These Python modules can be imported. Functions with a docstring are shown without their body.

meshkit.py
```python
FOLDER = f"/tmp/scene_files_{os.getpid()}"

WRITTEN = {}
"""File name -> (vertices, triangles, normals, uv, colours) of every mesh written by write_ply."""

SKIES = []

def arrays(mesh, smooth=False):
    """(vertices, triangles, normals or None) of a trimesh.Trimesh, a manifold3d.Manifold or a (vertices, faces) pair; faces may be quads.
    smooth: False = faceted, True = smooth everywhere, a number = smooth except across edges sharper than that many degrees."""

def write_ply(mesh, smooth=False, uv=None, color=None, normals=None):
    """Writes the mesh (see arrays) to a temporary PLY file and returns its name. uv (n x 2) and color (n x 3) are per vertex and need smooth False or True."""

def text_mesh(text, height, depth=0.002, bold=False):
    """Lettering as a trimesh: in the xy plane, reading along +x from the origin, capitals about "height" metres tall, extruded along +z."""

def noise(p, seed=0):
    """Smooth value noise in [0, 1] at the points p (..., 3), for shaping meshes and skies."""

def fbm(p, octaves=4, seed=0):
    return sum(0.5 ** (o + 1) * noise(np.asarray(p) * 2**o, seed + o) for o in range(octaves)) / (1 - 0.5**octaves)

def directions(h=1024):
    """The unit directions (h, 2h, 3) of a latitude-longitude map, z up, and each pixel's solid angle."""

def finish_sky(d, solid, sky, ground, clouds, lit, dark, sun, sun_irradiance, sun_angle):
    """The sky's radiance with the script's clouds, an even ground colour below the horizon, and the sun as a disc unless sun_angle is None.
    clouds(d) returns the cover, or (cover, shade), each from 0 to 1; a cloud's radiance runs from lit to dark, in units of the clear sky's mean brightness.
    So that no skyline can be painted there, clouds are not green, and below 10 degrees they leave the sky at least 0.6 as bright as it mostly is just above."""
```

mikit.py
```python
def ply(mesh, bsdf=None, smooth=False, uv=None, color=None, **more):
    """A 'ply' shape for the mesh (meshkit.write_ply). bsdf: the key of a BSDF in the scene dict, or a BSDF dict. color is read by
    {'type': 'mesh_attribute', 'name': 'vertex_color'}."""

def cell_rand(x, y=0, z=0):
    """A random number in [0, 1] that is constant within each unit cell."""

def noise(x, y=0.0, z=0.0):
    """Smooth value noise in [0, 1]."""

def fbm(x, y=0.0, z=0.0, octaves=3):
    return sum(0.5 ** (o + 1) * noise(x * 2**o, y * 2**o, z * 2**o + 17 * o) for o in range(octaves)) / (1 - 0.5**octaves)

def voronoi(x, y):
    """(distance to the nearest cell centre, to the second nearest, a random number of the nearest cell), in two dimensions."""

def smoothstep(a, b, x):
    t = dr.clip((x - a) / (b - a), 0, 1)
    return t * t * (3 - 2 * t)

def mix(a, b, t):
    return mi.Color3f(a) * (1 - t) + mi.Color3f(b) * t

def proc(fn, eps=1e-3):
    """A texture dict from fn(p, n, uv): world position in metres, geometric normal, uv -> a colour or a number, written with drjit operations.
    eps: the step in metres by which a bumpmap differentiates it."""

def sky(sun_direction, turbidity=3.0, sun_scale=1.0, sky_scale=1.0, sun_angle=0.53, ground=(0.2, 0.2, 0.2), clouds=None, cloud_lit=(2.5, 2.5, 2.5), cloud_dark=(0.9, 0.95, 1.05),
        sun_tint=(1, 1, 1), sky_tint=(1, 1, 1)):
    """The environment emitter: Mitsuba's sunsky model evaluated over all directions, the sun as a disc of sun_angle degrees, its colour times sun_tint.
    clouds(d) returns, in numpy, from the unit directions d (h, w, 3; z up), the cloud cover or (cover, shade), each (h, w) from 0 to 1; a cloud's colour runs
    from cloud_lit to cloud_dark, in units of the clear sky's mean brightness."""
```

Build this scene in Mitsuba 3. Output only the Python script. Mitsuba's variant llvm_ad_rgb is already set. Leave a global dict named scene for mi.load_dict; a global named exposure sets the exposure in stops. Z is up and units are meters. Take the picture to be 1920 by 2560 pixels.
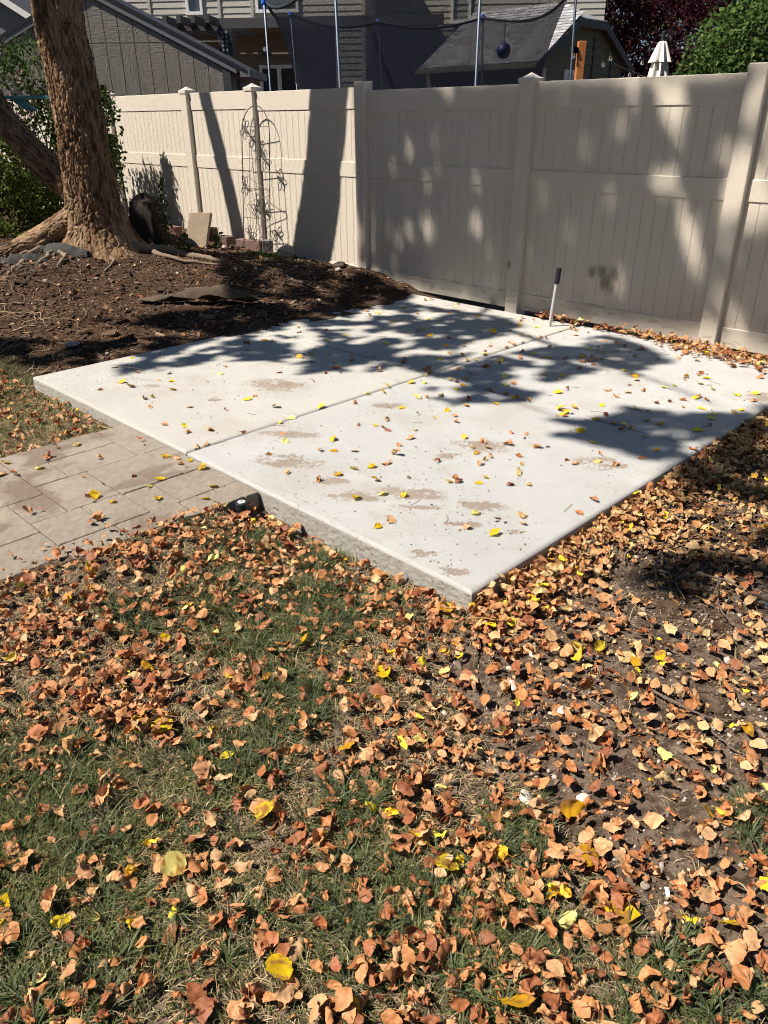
import math, random
import numpy as np, trimesh, drjit as dr, mitsuba as mi
import meshkit, mikit
from scipy.spatial import cKDTree
from scipy.interpolate import RBFInterpolator, RegularGridInterpolator

T = mi.ScalarTransform4f
scene, labels = {}, {}

# ------------------------------------------------------------------ camera, sky, exposure
CAM = np.array([1.3613, -1.8103, 1.4783])
FWD = np.array([-0.62558, 0.63115, -0.45859])
UPV = np.array([-0.31878, 0.32971, 0.88863])
scene['camera'] = {'type': 'perspective', 'fov': 53.626, 'fov_axis': 'x', 'near_clip': 0.05, 'far_clip': 2000.0,
                   'to_world': T().look_at(origin=CAM.tolist(), target=(CAM + FWD).tolist(), up=UPV.tolist())}
SUN = np.array([-0.60, -1.0, 1.55])
scene['sky'] = mikit.sky(SUN.tolist(), turbidity=2.4, sky_scale=0.37, sun_tint=(0.91, 1.0, 1.17), sky_tint=(1.0, 0.98, 0.91))
exposure = 2.65

# ------------------------------------------------------------------ materials
P, N_ = mikit.proc, None
def rgb(*c): return {'type': 'rgb', 'value': list(c)}
def prin(col, rough=0.6, spec=0.4, **k):
    return {'type': 'twosided', 'bsdf': {'type': 'principled', 'base_color': col, 'roughness': rough, 'specular': spec, **k}}
def bump(b, fn, scale=1.0, eps=1e-3):
    return {'type': 'twosided', 'bsdf': {'type': 'bumpmap', 'arbitrary': P(fn, eps), 'scale': scale, 'bsdf': b['bsdf'] if b['type'] == 'twosided' else b}}

nz, fb, sst, mx = mikit.noise, mikit.fbm, mikit.smoothstep, mikit.mix
VC = {'type': 'mesh_attribute', 'name': 'vertex_color'}

def f_ground(p, n, uv):
    x, y = p.x, p.y
    a = fb(x * 6, y * 6, 0.0, 4); b = fb(x * 45, y * 45, 3.0, 3); c = nz(x * 170, y * 170)
    soil = mx((0.029, 0.016, 0.0095), (0.066, 0.038, 0.023), sst(0.3, 0.75, b))
    soil = mx(soil, (0.16, 0.125, 0.095), sst(0.80, 0.93, c) * 0.6)
    dry = mx((0.055, 0.038, 0.027), (0.135, 0.102, 0.075), sst(0.3, 0.75, b))
    dry = mx(dry, (0.28, 0.245, 0.2), sst(0.84, 0.95, c) * 0.6)
    mixd = sst(-3.9, -2.9, x + (a - 0.5) * 0.8)
    return mx(soil, dry, mixd * sst(0.22, 0.7, a + 0.12))
scene['m_ground'] = prin(P(f_ground), 0.95, 0.1)

STAINS = [(-1.65, .52, .16, .05), (-1.34, .29, .17, .07), (-1.43, .31, .12, .04), (-.70, .43, .15, .06), (-.3, .08, .06, .04),
          (-1.04, .28, .07, .04), (-.86, .88, .05, .04), (-1.59, 1.21, .10, .05), (-.84, 1.08, .12, .05), (-.58, .36, .10, .02),
          (-.86, .24, .12, .05), (-.35, .37, .08, .03), (-.14, .06, .06, .04), (-.26, 1.32, .12, .08), (-.8, 1.1, .14, .08),
          (-.39, .57, .1, .05), (-.15, .46, .06, .03), (-.09, 2.84, .10, .10), (-2.35, 1.0, .2, .12), (-2.9, .45, .09, .03), (-2.4,.55,.05,.03)]
def f_conc(p, n, uv):
    x, y, z = p.x, p.y, p.z
    a = fb(x * 3.1, y * 3.1, 1.0, 3); g = nz(x * 420, y * 420, z * 420); s = nz(x * 9, y * 260, 0.3); b = fb(x * 28, y * 28, z * 28, 3)
    left = dr.select(x < -1.83, 1.0, 0.0)
    col = mx((0.338, 0.338, 0.328), (0.348, 0.339, 0.314), left)
    col = col * (0.83 + 0.16 * a + 0.09 * s + 0.07 * g + 0.07 * fb(x * 14, y * 17, 9.0, 3))
    m = mi.Float(0)
    for sx, sy, rx, ry in STAINS:
        u = (x - sx) * 0.8 + (y - sy) * 0.6; v = (y - sy) * 0.8 - (x - sx) * 0.6
        m = dr.maximum(m, dr.exp(-(dr.square(u / rx) + dr.square(v / ry)) * 1.3))
    w = fb((x * 0.8 + y * 0.6) * 13 + 3, (y * 0.8 - x * 0.6) * 22, 0.7, 5); w2 = fb(x * 85, y * 85, 1.7, 3)
    m = sst(0.50, 0.62, m * 0.20 + w * 0.57 + w2 * 0.45 - 0.03) * sst(0.05, 0.35, m) * dr.select(n.z > 0.9, 1.0, 0.0)
    col = mx(col, (0.185, 0.135, 0.095), m * 0.75)
    col = mx(col, (0.285, 0.255, 0.215), sst(0.56, 0.72, fb(x * 4.0 + 8, y * 5.5, 2.2, 5)) * 0.32 * dr.select(n.z > 0.9, 1.0, 0.0))
    spk = sst(0.86, 0.93, nz(x * 75, y * 75, 4.0)) * sst(0.45, 0.62, fb(x * 2.2, y * 2.2, 5.0, 2))
    col = mx(col, (0.2, 0.15, 0.11), spk * 0.55)
    side = dr.select(dr.abs(n.z) < 0.25, 1.0, 0.0)
    scol = mx((0.27, 0.26, 0.235), (0.35, 0.34, 0.31), b)
    scol = mx(scol, (0.22, 0.19, 0.155), sst(0.66, 0.78, fb(x * 60, y * 60, z * 60, 2)))
    return mx(col, scol, side)
def h_conc(p, n, uv):
    x, y, z = p.x, p.y, p.z
    side = dr.select(dr.abs(n.z) < 0.25, 1.0, 0.0)
    top = nz(x * 12, y * 330) * 0.0006 + nz(x * 300, y * 300) * 0.0004
    sd = fb(x * 70, y * 70, z * 70, 3) * 0.005
    return top * (1 - side) + sd * side
scene['m_concrete'] = bump(prin(P(f_conc), 0.85, 0.25), h_conc, 1.0, 8e-4)

def f_pav(p, n, uv):
    x, y = p.x, p.y
    a = fb(x * 5, y * 5, 2.0, 3); b = fb(x * 40, y * 40, 1.0, 3); c = nz(x * 260, y * 260)
    col = mx((0.195, 0.166, 0.134), (0.262, 0.228, 0.188), a) * (0.85 + 0.3 * b)
    col = mx(col, (0.36, 0.33, 0.3), sst(0.9, 0.97, c) * 0.6)
    m = sst(0.56, 0.70, fb(x * 7 + 9, y * 4, 0.0, 4)) * 0.6
    return mx(col, (0.12, 0.085, 0.06), m)
def h_pav(p, n, uv): return fb(p.x * 55, p.y * 55, 0.0, 4) * 0.006
scene['m_paver'] = bump(prin(P(f_pav), 0.9, 0.2), h_pav, 1.0, 1e-3)

def f_vinyl(p, n, uv):
    x, y, z = p.x, p.y, p.z
    a = fb(x * 2, y * 2, z * 2, 3)
    col = mx((0.53, 0.475, 0.395), (0.565, 0.51, 0.43), a)
    w = fb(x * 20, y * 20, z * 9, 4)
    m = mi.Float(0)
    for sx, sz, r in ((-1.85, .40, .05), (-1.76, .41, .055), (-1.66, .39, .06), (-2.63, .37, .035), (-1.70, .33, .08)):
        m = dr.maximum(m, dr.exp(-dr.square((x - sx) / r) - dr.square((z - sz) / (r * 1.3))))
    m = sst(0.30, 0.75, m * 0.7 + w * 0.5 - 0.15) * sst(0.02, 0.2, m)
    col = mx(col, (0.10, 0.07, 0.05), m * 0.7)
    d = sst(0.60, 0.74, fb(x * 11, 0.0, z * 30, 4)) * sst(0.35, 0.05, z) * 0.45
    return mx(col, (0.27, 0.21, 0.15), d)
scene['m_vinyl'] = prin(P(f_vinyl), 0.42, 0.5)

def f_bark(p, n, uv):
    th, z = uv.x, uv.y
    a = fb(th * 9, z * 3.0, 0.0, 4); b = fb(th * 40, z * 12, 5.0, 4); c = nz(th * 150, z * 45)
    col = mx((0.075, 0.042, 0.024), (0.25, 0.158, 0.09), sst(0.25, 0.75, b))
    col = mx(col, (0.31, 0.215, 0.135), sst(0.52, 0.72, a) * 0.6)
    return col * (0.8 + 0.4 * c)
def h_bark(p, n, uv): return fb(uv.x * 70, uv.y * 30, 2.0, 3) * 0.010
scene['m_bark'] = bump(prin(P(f_bark), 0.9, 0.15), h_bark, 1.0, 1.5e-3)

def f_shed(p, n, uv):
    a = fb(p.x * 3, p.y * 3, p.z * 2, 3)
    return mx((0.19, 0.173, 0.146), (0.22, 0.20, 0.17), a)
def h_shed(p, n, uv):
    s = p.x * 0.735 + p.y * 0.678
    w = fb(s * 7, p.z * 1.6, 0.0, 3)
    ring = dr.sin((s * 5 + w * 9) * 22.0) * 0.0012
    saw = nz(s * 14, p.z * 75) * 0.0022
    return ring * sst(0.45, 0.6, w) + saw * sst(0.6, 0.45, w)
scene['m_shed'] = bump(prin(P(f_shed), 0.7, 0.35), h_shed, 1.0, 2e-3)

scene['m_siding'] = prin(rgb(0.40, 0.375, 0.325), 0.7, 0.3)
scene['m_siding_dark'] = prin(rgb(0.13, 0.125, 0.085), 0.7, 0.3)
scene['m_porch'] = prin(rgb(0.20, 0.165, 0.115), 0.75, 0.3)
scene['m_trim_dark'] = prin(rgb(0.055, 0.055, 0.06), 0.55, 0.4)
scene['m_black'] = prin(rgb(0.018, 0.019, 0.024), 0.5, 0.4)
scene['m_white'] = prin(rgb(0.74, 0.73, 0.70), 0.5, 0.4)
scene['m_grey_trim'] = prin(rgb(0.17, 0.175, 0.18), 0.6, 0.3)
scene['m_glass'] = {'type': 'thindielectric', 'int_ior': 1.5}
scene['m_steel'] = {'type': 'roughconductor', 'material': 'Al', 'alpha': 0.32, 'specular_reflectance': rgb(0.20, 0.23, 0.28)}
scene['m_blue'] = prin(rgb(0.015, 0.11, 0.55), 0.4, 0.5)
scene['m_navy'] = prin(rgb(0.008, 0.016, 0.07), 0.5, 0.4)
scene['m_net'] = {'type': 'mask', 'opacity': 0.68, 'bsdf': {'type': 'twosided', 'bsdf': {'type': 'diffuse', 'reflectance': rgb(0.014, 0.016, 0.024)}}}
scene['m_teal'] = prin(rgb(0.09, 0.27, 0.31), 0.5, 0.4)
scene['m_pvc'] = prin(rgb(0.42, 0.42, 0.42), 0.4, 0.5)
scene['m_iron'] = prin(rgb(0.05, 0.04, 0.036), 0.6, 0.4)
scene['m_cloth'] = prin(rgb(0.74, 0.71, 0.66), 0.9, 0.1)
scene['m_vcol'] = prin(VC, 0.85, 0.2)
scene['m_dryleaf'] = prin(VC, 0.62, 0.35)
scene['m_leaf'] = {'type': 'principledthin', 'base_color': VC, 'roughness': 0.45, 'spec_trans': 0.0, 'diff_trans': 0.75, 'eta': 1.4}
scene['m_bulb'] = {'type': 'dielectric', 'int_ior': 1.35}
def f_wood(p, n, uv):
    w = fb(p.x * 60, p.y * 60, p.z * 4, 3)
    return mx((0.34, 0.105, 0.03), (0.50, 0.20, 0.065), w)
scene['m_wood'] = prin(P(f_wood), 0.6, 0.3)

# ------------------------------------------------------------------ helpers
def numbered(k):
    if k not in used: used.add(k); return k
    i = 1
    while f'{k}_{i:03d}' in used: i += 1
    used.add(f'{k}_{i:03d}'); return f'{k}_{i:03d}'
used = set()
def thing(name, label=None, cat=None, group=None, kind=None):
    k = numbered(name)
    if label or kind:
        labels[k] = {a: b for a, b in (('label', label), ('category', cat), ('group', group), ('kind', kind)) if b}
    return k
def put(key, mesh, bsdf, smooth=False, **k):
    scene[key] = mikit.ply(mesh, bsdf, smooth=smooth, **k); return key
def part(parent, name, mesh, bsdf, smooth=False, label=None, kind=None, **k):
    key = numbered(parent + '__' + name)
    scene[key] = mikit.ply(mesh, bsdf, smooth=smooth, **k)
    if label or kind: labels[key] = {a: b for a, b in (('label', label), ('kind', kind)) if b}
    return key

class MB:
    def __init__(s): s.v, s.f, s.c, s.n = [], [], [], 0
    def add(s, v, f, c=None):
        v = np.asarray(v, float); f = np.asarray(f, int)
        if f.shape[1] == 4: f = np.vstack([f[:, [0, 1, 2]], f[:, [0, 2, 3]]])
        s.v.append(v); s.f.append(f + s.n); s.n += len(v)
        if c is not None: s.c.append(np.broadcast_to(np.asarray(c, float), (len(v), 3)))
        return s
    def get(s): return (np.vstack(s.v), np.vstack(s.f))
    def col(s): return np.vstack(s.c)

def box(x0, x1, y0, y1, z0, z1):
    v = np.array([[x, y, z] for x in (x0, x1) for y in (y0, y1) for z in (z0, z1)], float)
    f = np.array([[0, 1, 3, 2], [4, 6, 7, 5], [0, 4, 5, 1], [2, 3, 7, 6], [0, 2, 6, 4], [1, 5, 7, 3]])
    return v, f
def cbox(x0, x1, y0, y1, z0, z1, c=0.004):
    """box with chamfered vertical-edge outline and chamfered top and bottom rims"""
    def ring(i, z):
        a, b, d, e = x0 + i, x1 - i, y0 + i, y1 - i
        return [[a + c, d, z], [b - c, d, z], [b, d + c, z], [b, e - c, z], [b - c, e, z], [a + c, e, z], [a, e - c, z], [a, d + c, z]]
    R = [ring(c * .7, z0), ring(0, z0 + c), ring(0, z1 - c), ring(c * .7, z1)]
    v = np.array(sum(R, [])); f = []
    for k in range(3):
        for i in range(8):
            j = (i + 1) % 8; f.append([k * 8 + i, k * 8 + j, k * 8 + 8 + j, k * 8 + 8 + i])
    f = [t for q in f for t in ([q[0], q[1], q[2]], [q[0], q[2], q[3]])]
    for i in range(1, 7):
        f.append([0, i + 1, i]); f.append([24, 24 + i, 24 + i + 1])
    return v, np.array(f)
def xf(v, o, ex, ey, ez=(0, 0, 1)):
    v = np.asarray(v); return np.asarray(o) + v[:, :1] * np.asarray(ex) + v[:, 1:2] * np.asarray(ey) + v[:, 2:3] * np.asarray(ez)
def spline(pts, n):
    pts = np.asarray(pts, float); t = np.r_[0, np.cumsum(np.linalg.norm(np.diff(pts[:, :3], axis=0), axis=1))]
    from scipy.interpolate import PchipInterpolator, CubicSpline
    return CubicSpline(t, pts)(np.linspace(0, t[-1], n)) if len(pts) > 2 else PchipInterpolator(t, pts)(np.linspace(0, t[-1], n))
def tube(pts, r, sides=6, cap=True):
    p = np.asarray(pts, float)[:, :3]; n = len(p)
    t = np.gradient(p, axis=0); t /= np.linalg.norm(t, axis=1, keepdims=True) + 1e-12
    a = np.zeros_like(p); ref = np.array([0, 0, 1.0]) if abs(t[0, 2]) < 0.9 else np.array([1.0, 0, 0])
    for i in range(n):
        q = ref - t[i] * (ref @ t[i]); q /= np.linalg.norm(q) + 1e-12; a[i] = q; ref = q
    b = np.cross(t, a); th = np.arange(sides) * 2 * np.pi / sides
    r = np.broadcast_to(np.asarray(r, float), (n,))
    v = p[:, None] + r[:, None, None] * (np.cos(th)[None, :, None] * a[:, None] + np.sin(th)[None, :, None] * b[:, None])
    i, j = np.meshgrid(np.arange(n - 1), np.arange(sides), indexing='ij'); j2 = (j + 1) % sides
    f = np.stack([i * sides + j, i * sides + j2, (i + 1) * sides + j2, (i + 1) * sides + j], -1).reshape(-1, 4)
    f = np.vstack([f[:, [0, 1, 2]], f[:, [0, 2, 3]]]); v = v.reshape(-1, 3)
    if cap:
        m = len(v); v = np.vstack([v, p[:1], p[-1:]]); k = np.arange(sides); k2 = (k + 1) % sides
        f = np.vstack([f, np.stack([k2, k, k * 0 + m], 1), np.stack([(n - 1) * sides + k, (n - 1) * sides + k2, k * 0 + m + 1], 1)])
    return v, f
def lathe(prof, sides=20, o=(0, 0, 0)):
    prof = np.asarray(prof, float); th = np.arange(sides) * 2 * np.pi / sides; n = len(prof)
    v = np.stack([prof[:, None, 0] * np.cos(th), prof[:, None, 0] * np.sin(th), prof[:, None, 1] + 0 * th], -1).reshape(-1, 3) + np.asarray(o)
    i, j = np.meshgrid(np.arange(n - 1), np.arange(sides), indexing='ij'); j2 = (j + 1) % sides
    f = np.stack([i * sides + j, i * sides + j2, (i + 1) * sides + j2, (i + 1) * sides + j], -1).reshape(-1, 4)
    return v, f

# ------------------------------------------------------------------ ground
CP = np.array([(-6.45, 1.65, .37), (-6.45, 2.2, .37), (-6.9, 1.2, .29), (-6.2, 2.6, .27), (-5.6, 1.5, .2), (-5.5, .8, .12), (-4.5, 1.9, .10), (-4.3, 1.4, .07), (-3.66, 3.2, .02),
    (-3.66, 2, .015), (-3.66, 1, -.015), (-3.66, .4, -.05), (-3.7, 0, -.10), (-4.2, 3.6, .11), (-4.6, 3.6, .13), (-5.2, 3.6, .14), (-6.1, 3.6, .16), (-7.2, 3.6, .21), (-8.5, 3.6, .28), (-8.5, 1.5, .32),
    (-7.4, .6, .22), (-6.2, .3, .10), (-5, 0, -.02), (-4.2, -.5, -.08), (-3, -.3, -.07), (-2.6, -1, -.045), (-1.9, -.5, -.055), (-1.9, -1.5, -.055), (-1.2, -.34, -.016), (-1.16, -.55, -.012), (-1.18, -.9, -.01), (-1.2, -1.5, -.01), (-1.0, -.08, -.11), (-.9, -.4, -.06), (-.5, -.06, -.105), (0, -.2, -.085),
    (.08, .1, -.075), (.1, 1, -.075), (.1, 2.2, -.075), (.6, .6, -.065), (.9, 2, -.06), (.6, 3.7, -.06), (-1, 3.72, -.07), (-2.5, 3.72, -.075), (-3.3, 3.74, -.055), (1.4, -1.8, -.10), (0.4, -.8, -.095), (0, -1.5, -.09), (-1, -1.2, -.045),
    (-2, -2.5, -.06), (3, 0, -.08), (4, -4, -.1), (-2, 2, -.12), (-1, 1, -.12), (-12, 2, .3), (-12, -4, .05), (4, 4, -.06), (-5, -4, -.06), (-10, 4.1, .2), (-5, 4.1, .06), (-1, 4.1, -.06)])
_rbf = RBFInterpolator(CP[:, :2], CP[:, 2], kernel='thin_plate_spline', smoothing=0.002)
_gx, _gy = np.linspace(-12, 4, 161), np.linspace(-4, 4.1, 82)
_G = RegularGridInterpolator((_gx, _gy), _rbf(np.stack(np.meshgrid(_gx, _gy, indexing='ij'), -1).reshape(-1, 2)).reshape(161, 82), bounds_error=False, fill_value=None)
def gz(x, y):
    if np.ndim(x) == 0: return float(gz(np.array([x]), np.array([y]))[0])
    x, y = np.asarray(x, float), np.asarray(y, float)
    q = np.stack([np.clip(x, -12, 4), np.clip(y, -4, 4.1)], -1)
    z = _G(q)
    z = z - 0.08 * np.exp(-((x + 1.15) ** 2 + (y + .085) ** 2) / .003)                  # hole by the sprinkler
    z = z + 0.10 * np.exp(-(((x + 5.95) / .28) ** 2 + ((y - 1.02) / .2) ** 2))            # small heap of sandy soil
    z = z + 0.05 * np.exp(-(((x + 4.3) / .35) ** 2 + ((y - 3.45) / .22) ** 2))            # rubble ridge by the fence
    soil = 1 / (1 + np.exp(-np.clip((-3.5 - x) * 6, -30, 30))) + 0.35 * (y < 3.7)
    p = np.stack([x * 5, y * 5, 0 * x], -1)
    z = z + (meshkit.fbm(p, 3, 3) - .5) * 0.05 * np.clip(soil, .2, 1) + (meshkit.fbm(p * 5, 3, 5) - .5) * 0.016 * np.clip(soil, .12, 1)
    path = (x > -2.44) & (x < -1.262) & (y < .05) & (y > -2.38)
    z = np.where(path, -.07, z)
    out = np.clip((np.hypot(np.maximum(-12 - x, 0) + np.maximum(x - 4, 0), np.maximum(-4 - y, 0) + np.maximum(y - 4.1, 0))) / 6, 0, 1)
    return z * (1 - out) + (-.04) * out
def axis(lo, hi, step, far):
    mid = np.arange(lo, hi + step, step); g = step * 1.35 ** np.arange(1, 60); g = np.cumsum(g); g = g[g < far]
    return np.r_[lo - g[::-1], mid, mid[-1] + g]
ax, ay = axis(-9.2, 2.2, .026, 900), axis(-2.3, 4.0, .026, 900)
X, Y = np.meshgrid(ax, ay, indexing='ij')
V = np.stack([X, Y, gz(X, Y)], -1).reshape(-1, 3)
nx, ny = len(ax), len(ay)
I, J = np.meshgrid(np.arange(nx - 1), np.arange(ny - 1), indexing='ij')
Fq = np.stack([I * ny + J, (I + 1) * ny + J, (I + 1) * ny + J + 1, I * ny + J + 1], -1).reshape(-1, 4)
thing('ground', 'dark brown garden soil and dry lawn earth around the slab', None, None, 'structure')
put('ground', (V, Fq), 'm_ground', True)

# ------------------------------------------------------------------ concrete slab
thing('concrete_slab', 'new pale square concrete slab with two crossing tooled joints', None, None, 'structure')
def slab_panel(x0, x1, y0, y1, r=(.020,) * 4, zb=-.22):
    """outline with rounded top edges; r: radius of the left, right, front, back edge"""
    prof = [(0, zb), (0, -1.0)] + [(1 - math.cos(a), math.sin(a) - 1) for a in np.radians([0, 22, 45, 67, 90])]
    rings = []
    for k, (i, h) in enumerate(prof):
        if k == 0: z, ins = zb, 0
        elif k == 1: continue
        else: ins = i; z = h
        q = [(x0 + ins * r[0], y0 + ins * r[2]), (x1 - ins * r[1], y0 + ins * r[2]), (x1 - ins * r[1], y1 - ins * r[3]), (x0 + ins * r[0], y1 - ins * r[3])]
        zz = zb if k == 0 else z * 0.015
        rings.append([(a, b, zz) for a, b in q])
    v = np.array(sum(rings, [])); f = []
    for k in range(len(rings) - 1):
        for i in range(4):
            j = (i + 1) % 4; f.append([k * 4 + i, k * 4 + j, k * 4 + 4 + j, k * 4 + 4 + i])
    m = (len(rings) - 1) * 4; f.append([m, m + 1, m + 2, m + 3])
    return v, f
h = 1.83; g_ = .0035
for (a, b) in ((-3.66, -h - g_), (-h + g_, 0)):
    for (c, d) in ((0, h - g_), (h + g_, 3.66)):
        part('concrete_slab', 'panel', slab_panel(a, b, c, d), 'm_concrete')
mb = MB()
for q in ((-3.655, -.005, h - .006, h + .006, -.2, -.016), (-h - .006, -h + .006, .005, 3.655, -.2, -.017)): mb.add(*box(*q))
part('concrete_slab', 'joint_filling', mb.get(), 'm_paver')

# ------------------------------------------------------------------ stone path
thing('stone_path', 'tan stone paver path running up to the slab', None, None, 'structure')
PAV = [(-2.46, -2.005, -.17, -.005), (-2.47, -2.245, -.695, -.17), (-2.245, -2.005, -.53, -.17), (-2.245, -2.005, -.695, -.53), (-2.47, -1.905, -1.15, -.695), (-2.005, -1.64, -.13, -.005), (-2.005, -1.645, -.45, -.13),
       (-2.005, -1.66, -.695, -.45), (-1.64, -1.39, -.13, -.005), (-1.64, -1.39, -.30, -.13), (-1.64, -1.39, -.45, -.30), (-1.66, -1.40, -.64, -.45), (-1.66, -1.40, -.86, -.64), (-1.905, -1.66, -.86, -.695), (-1.905, -1.56, -1.15, -.86),
       (-1.56, -1.30, -1.25, -.86), (-1.40, -1.24, -.86, -.62), (-1.39, -1.225, -.08, -.005), (-1.39, -1.23, -.32, -.08), (-1.40, -1.235, -.62, -.32), (-2.45, -2.0, -1.6, -1.15), (-2.0, -1.56, -1.5, -1.15), (-1.56, -1.26, -1.7, -1.25), (-2.45, -2.0, -2.4, -1.6), (-2.0, -1.56, -2.4, -1.5), (-1.56, -1.26, -2.4, -1.7)]
rng = np.random.default_rng(11)
for (a, b, c, d) in PAV:
    gp = .0018; z = -.014 + rng.uniform(-.0015, .0015)
    v, f = cbox(a + gp, b - gp, c + gp, d - gp, -.16, z, .004)
    v[:, 2] += (v[:, 2] > -.1) * ((v[:, 0] - a) * rng.uniform(-.003, .003) + (v[:, 1] - c) * rng.uniform(-.003, .003))
    part('stone_path', 'paver', (v, f), 'm_paver', 25)
mb = MB(); mb.add(*box(-2.44, -1.26, -2.35, -.008, -.15, -.0185)); part('stone_path', 'sand_joint', mb.get(), 'm_ground')

# ------------------------------------------------------------------ vinyl fence
fence = thing('vinyl_fence', 'tall tan vinyl privacy fence with top, middle and bottom rails', 'fence')
XD = -2.575; YF = 3.81
PO = [(-13.9, 1.84, 1), (-12.05, 1.84, 1), (-10.2, 1.84, 1), (-8.55, 1.84, 1), (-6.74, 1.84, 1), (-4.85, 1.838, 1), (-3.575, 1.835, 1), (-1.875, 1.795, 0), (0, 1.80, 1), (1.745, 1.785, 0), (3.58, 1.80, 1), (5.4, 1.8, 1)]
RT = [1.775, 1.775, 1.77, 1.77, 1.77, 1.768, 1.75, 1.722, 1.735, 1.735, 1.735]
for s, top, cap in PO:
    x = XD + s
    zt = top - (.045 if cap else 0)
    k = part(fence, 'post', cbox(x - .0635, x + .0635, YF - .0635, YF + .0635, -.3, zt, .005), 'm_vinyl', 25)
    if cap:
        c0 = zt - .028; w = .072
        v = np.array([[sx * q, sy * q, z] for q, z in ((w, c0), (w, zt + .005), (.05, zt + .012)) for sx, sy in ((-1, -1), (1, -1), (1, 1), (-1, 1))] + [[0, 0, zt + .045]], float) + [x, YF, 0]
        f = [[r * 4 + i, r * 4 + (i + 1) % 4, r * 4 + 4 + (i + 1) % 4] for r in (0, 1) for i in range(4)] + [[r * 4 + i, r * 4 + 4 + (i + 1) % 4, r * 4 + 4 + i] for r in (0, 1) for i in range(4)] + [[8 + i, 8 + (i + 1) % 4, 12] for i in range(4)] + [[0, 2, 1], [0, 3, 2]]
        part(k, 'cap', (v, np.array(f)), 'm_vinyl')
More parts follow.
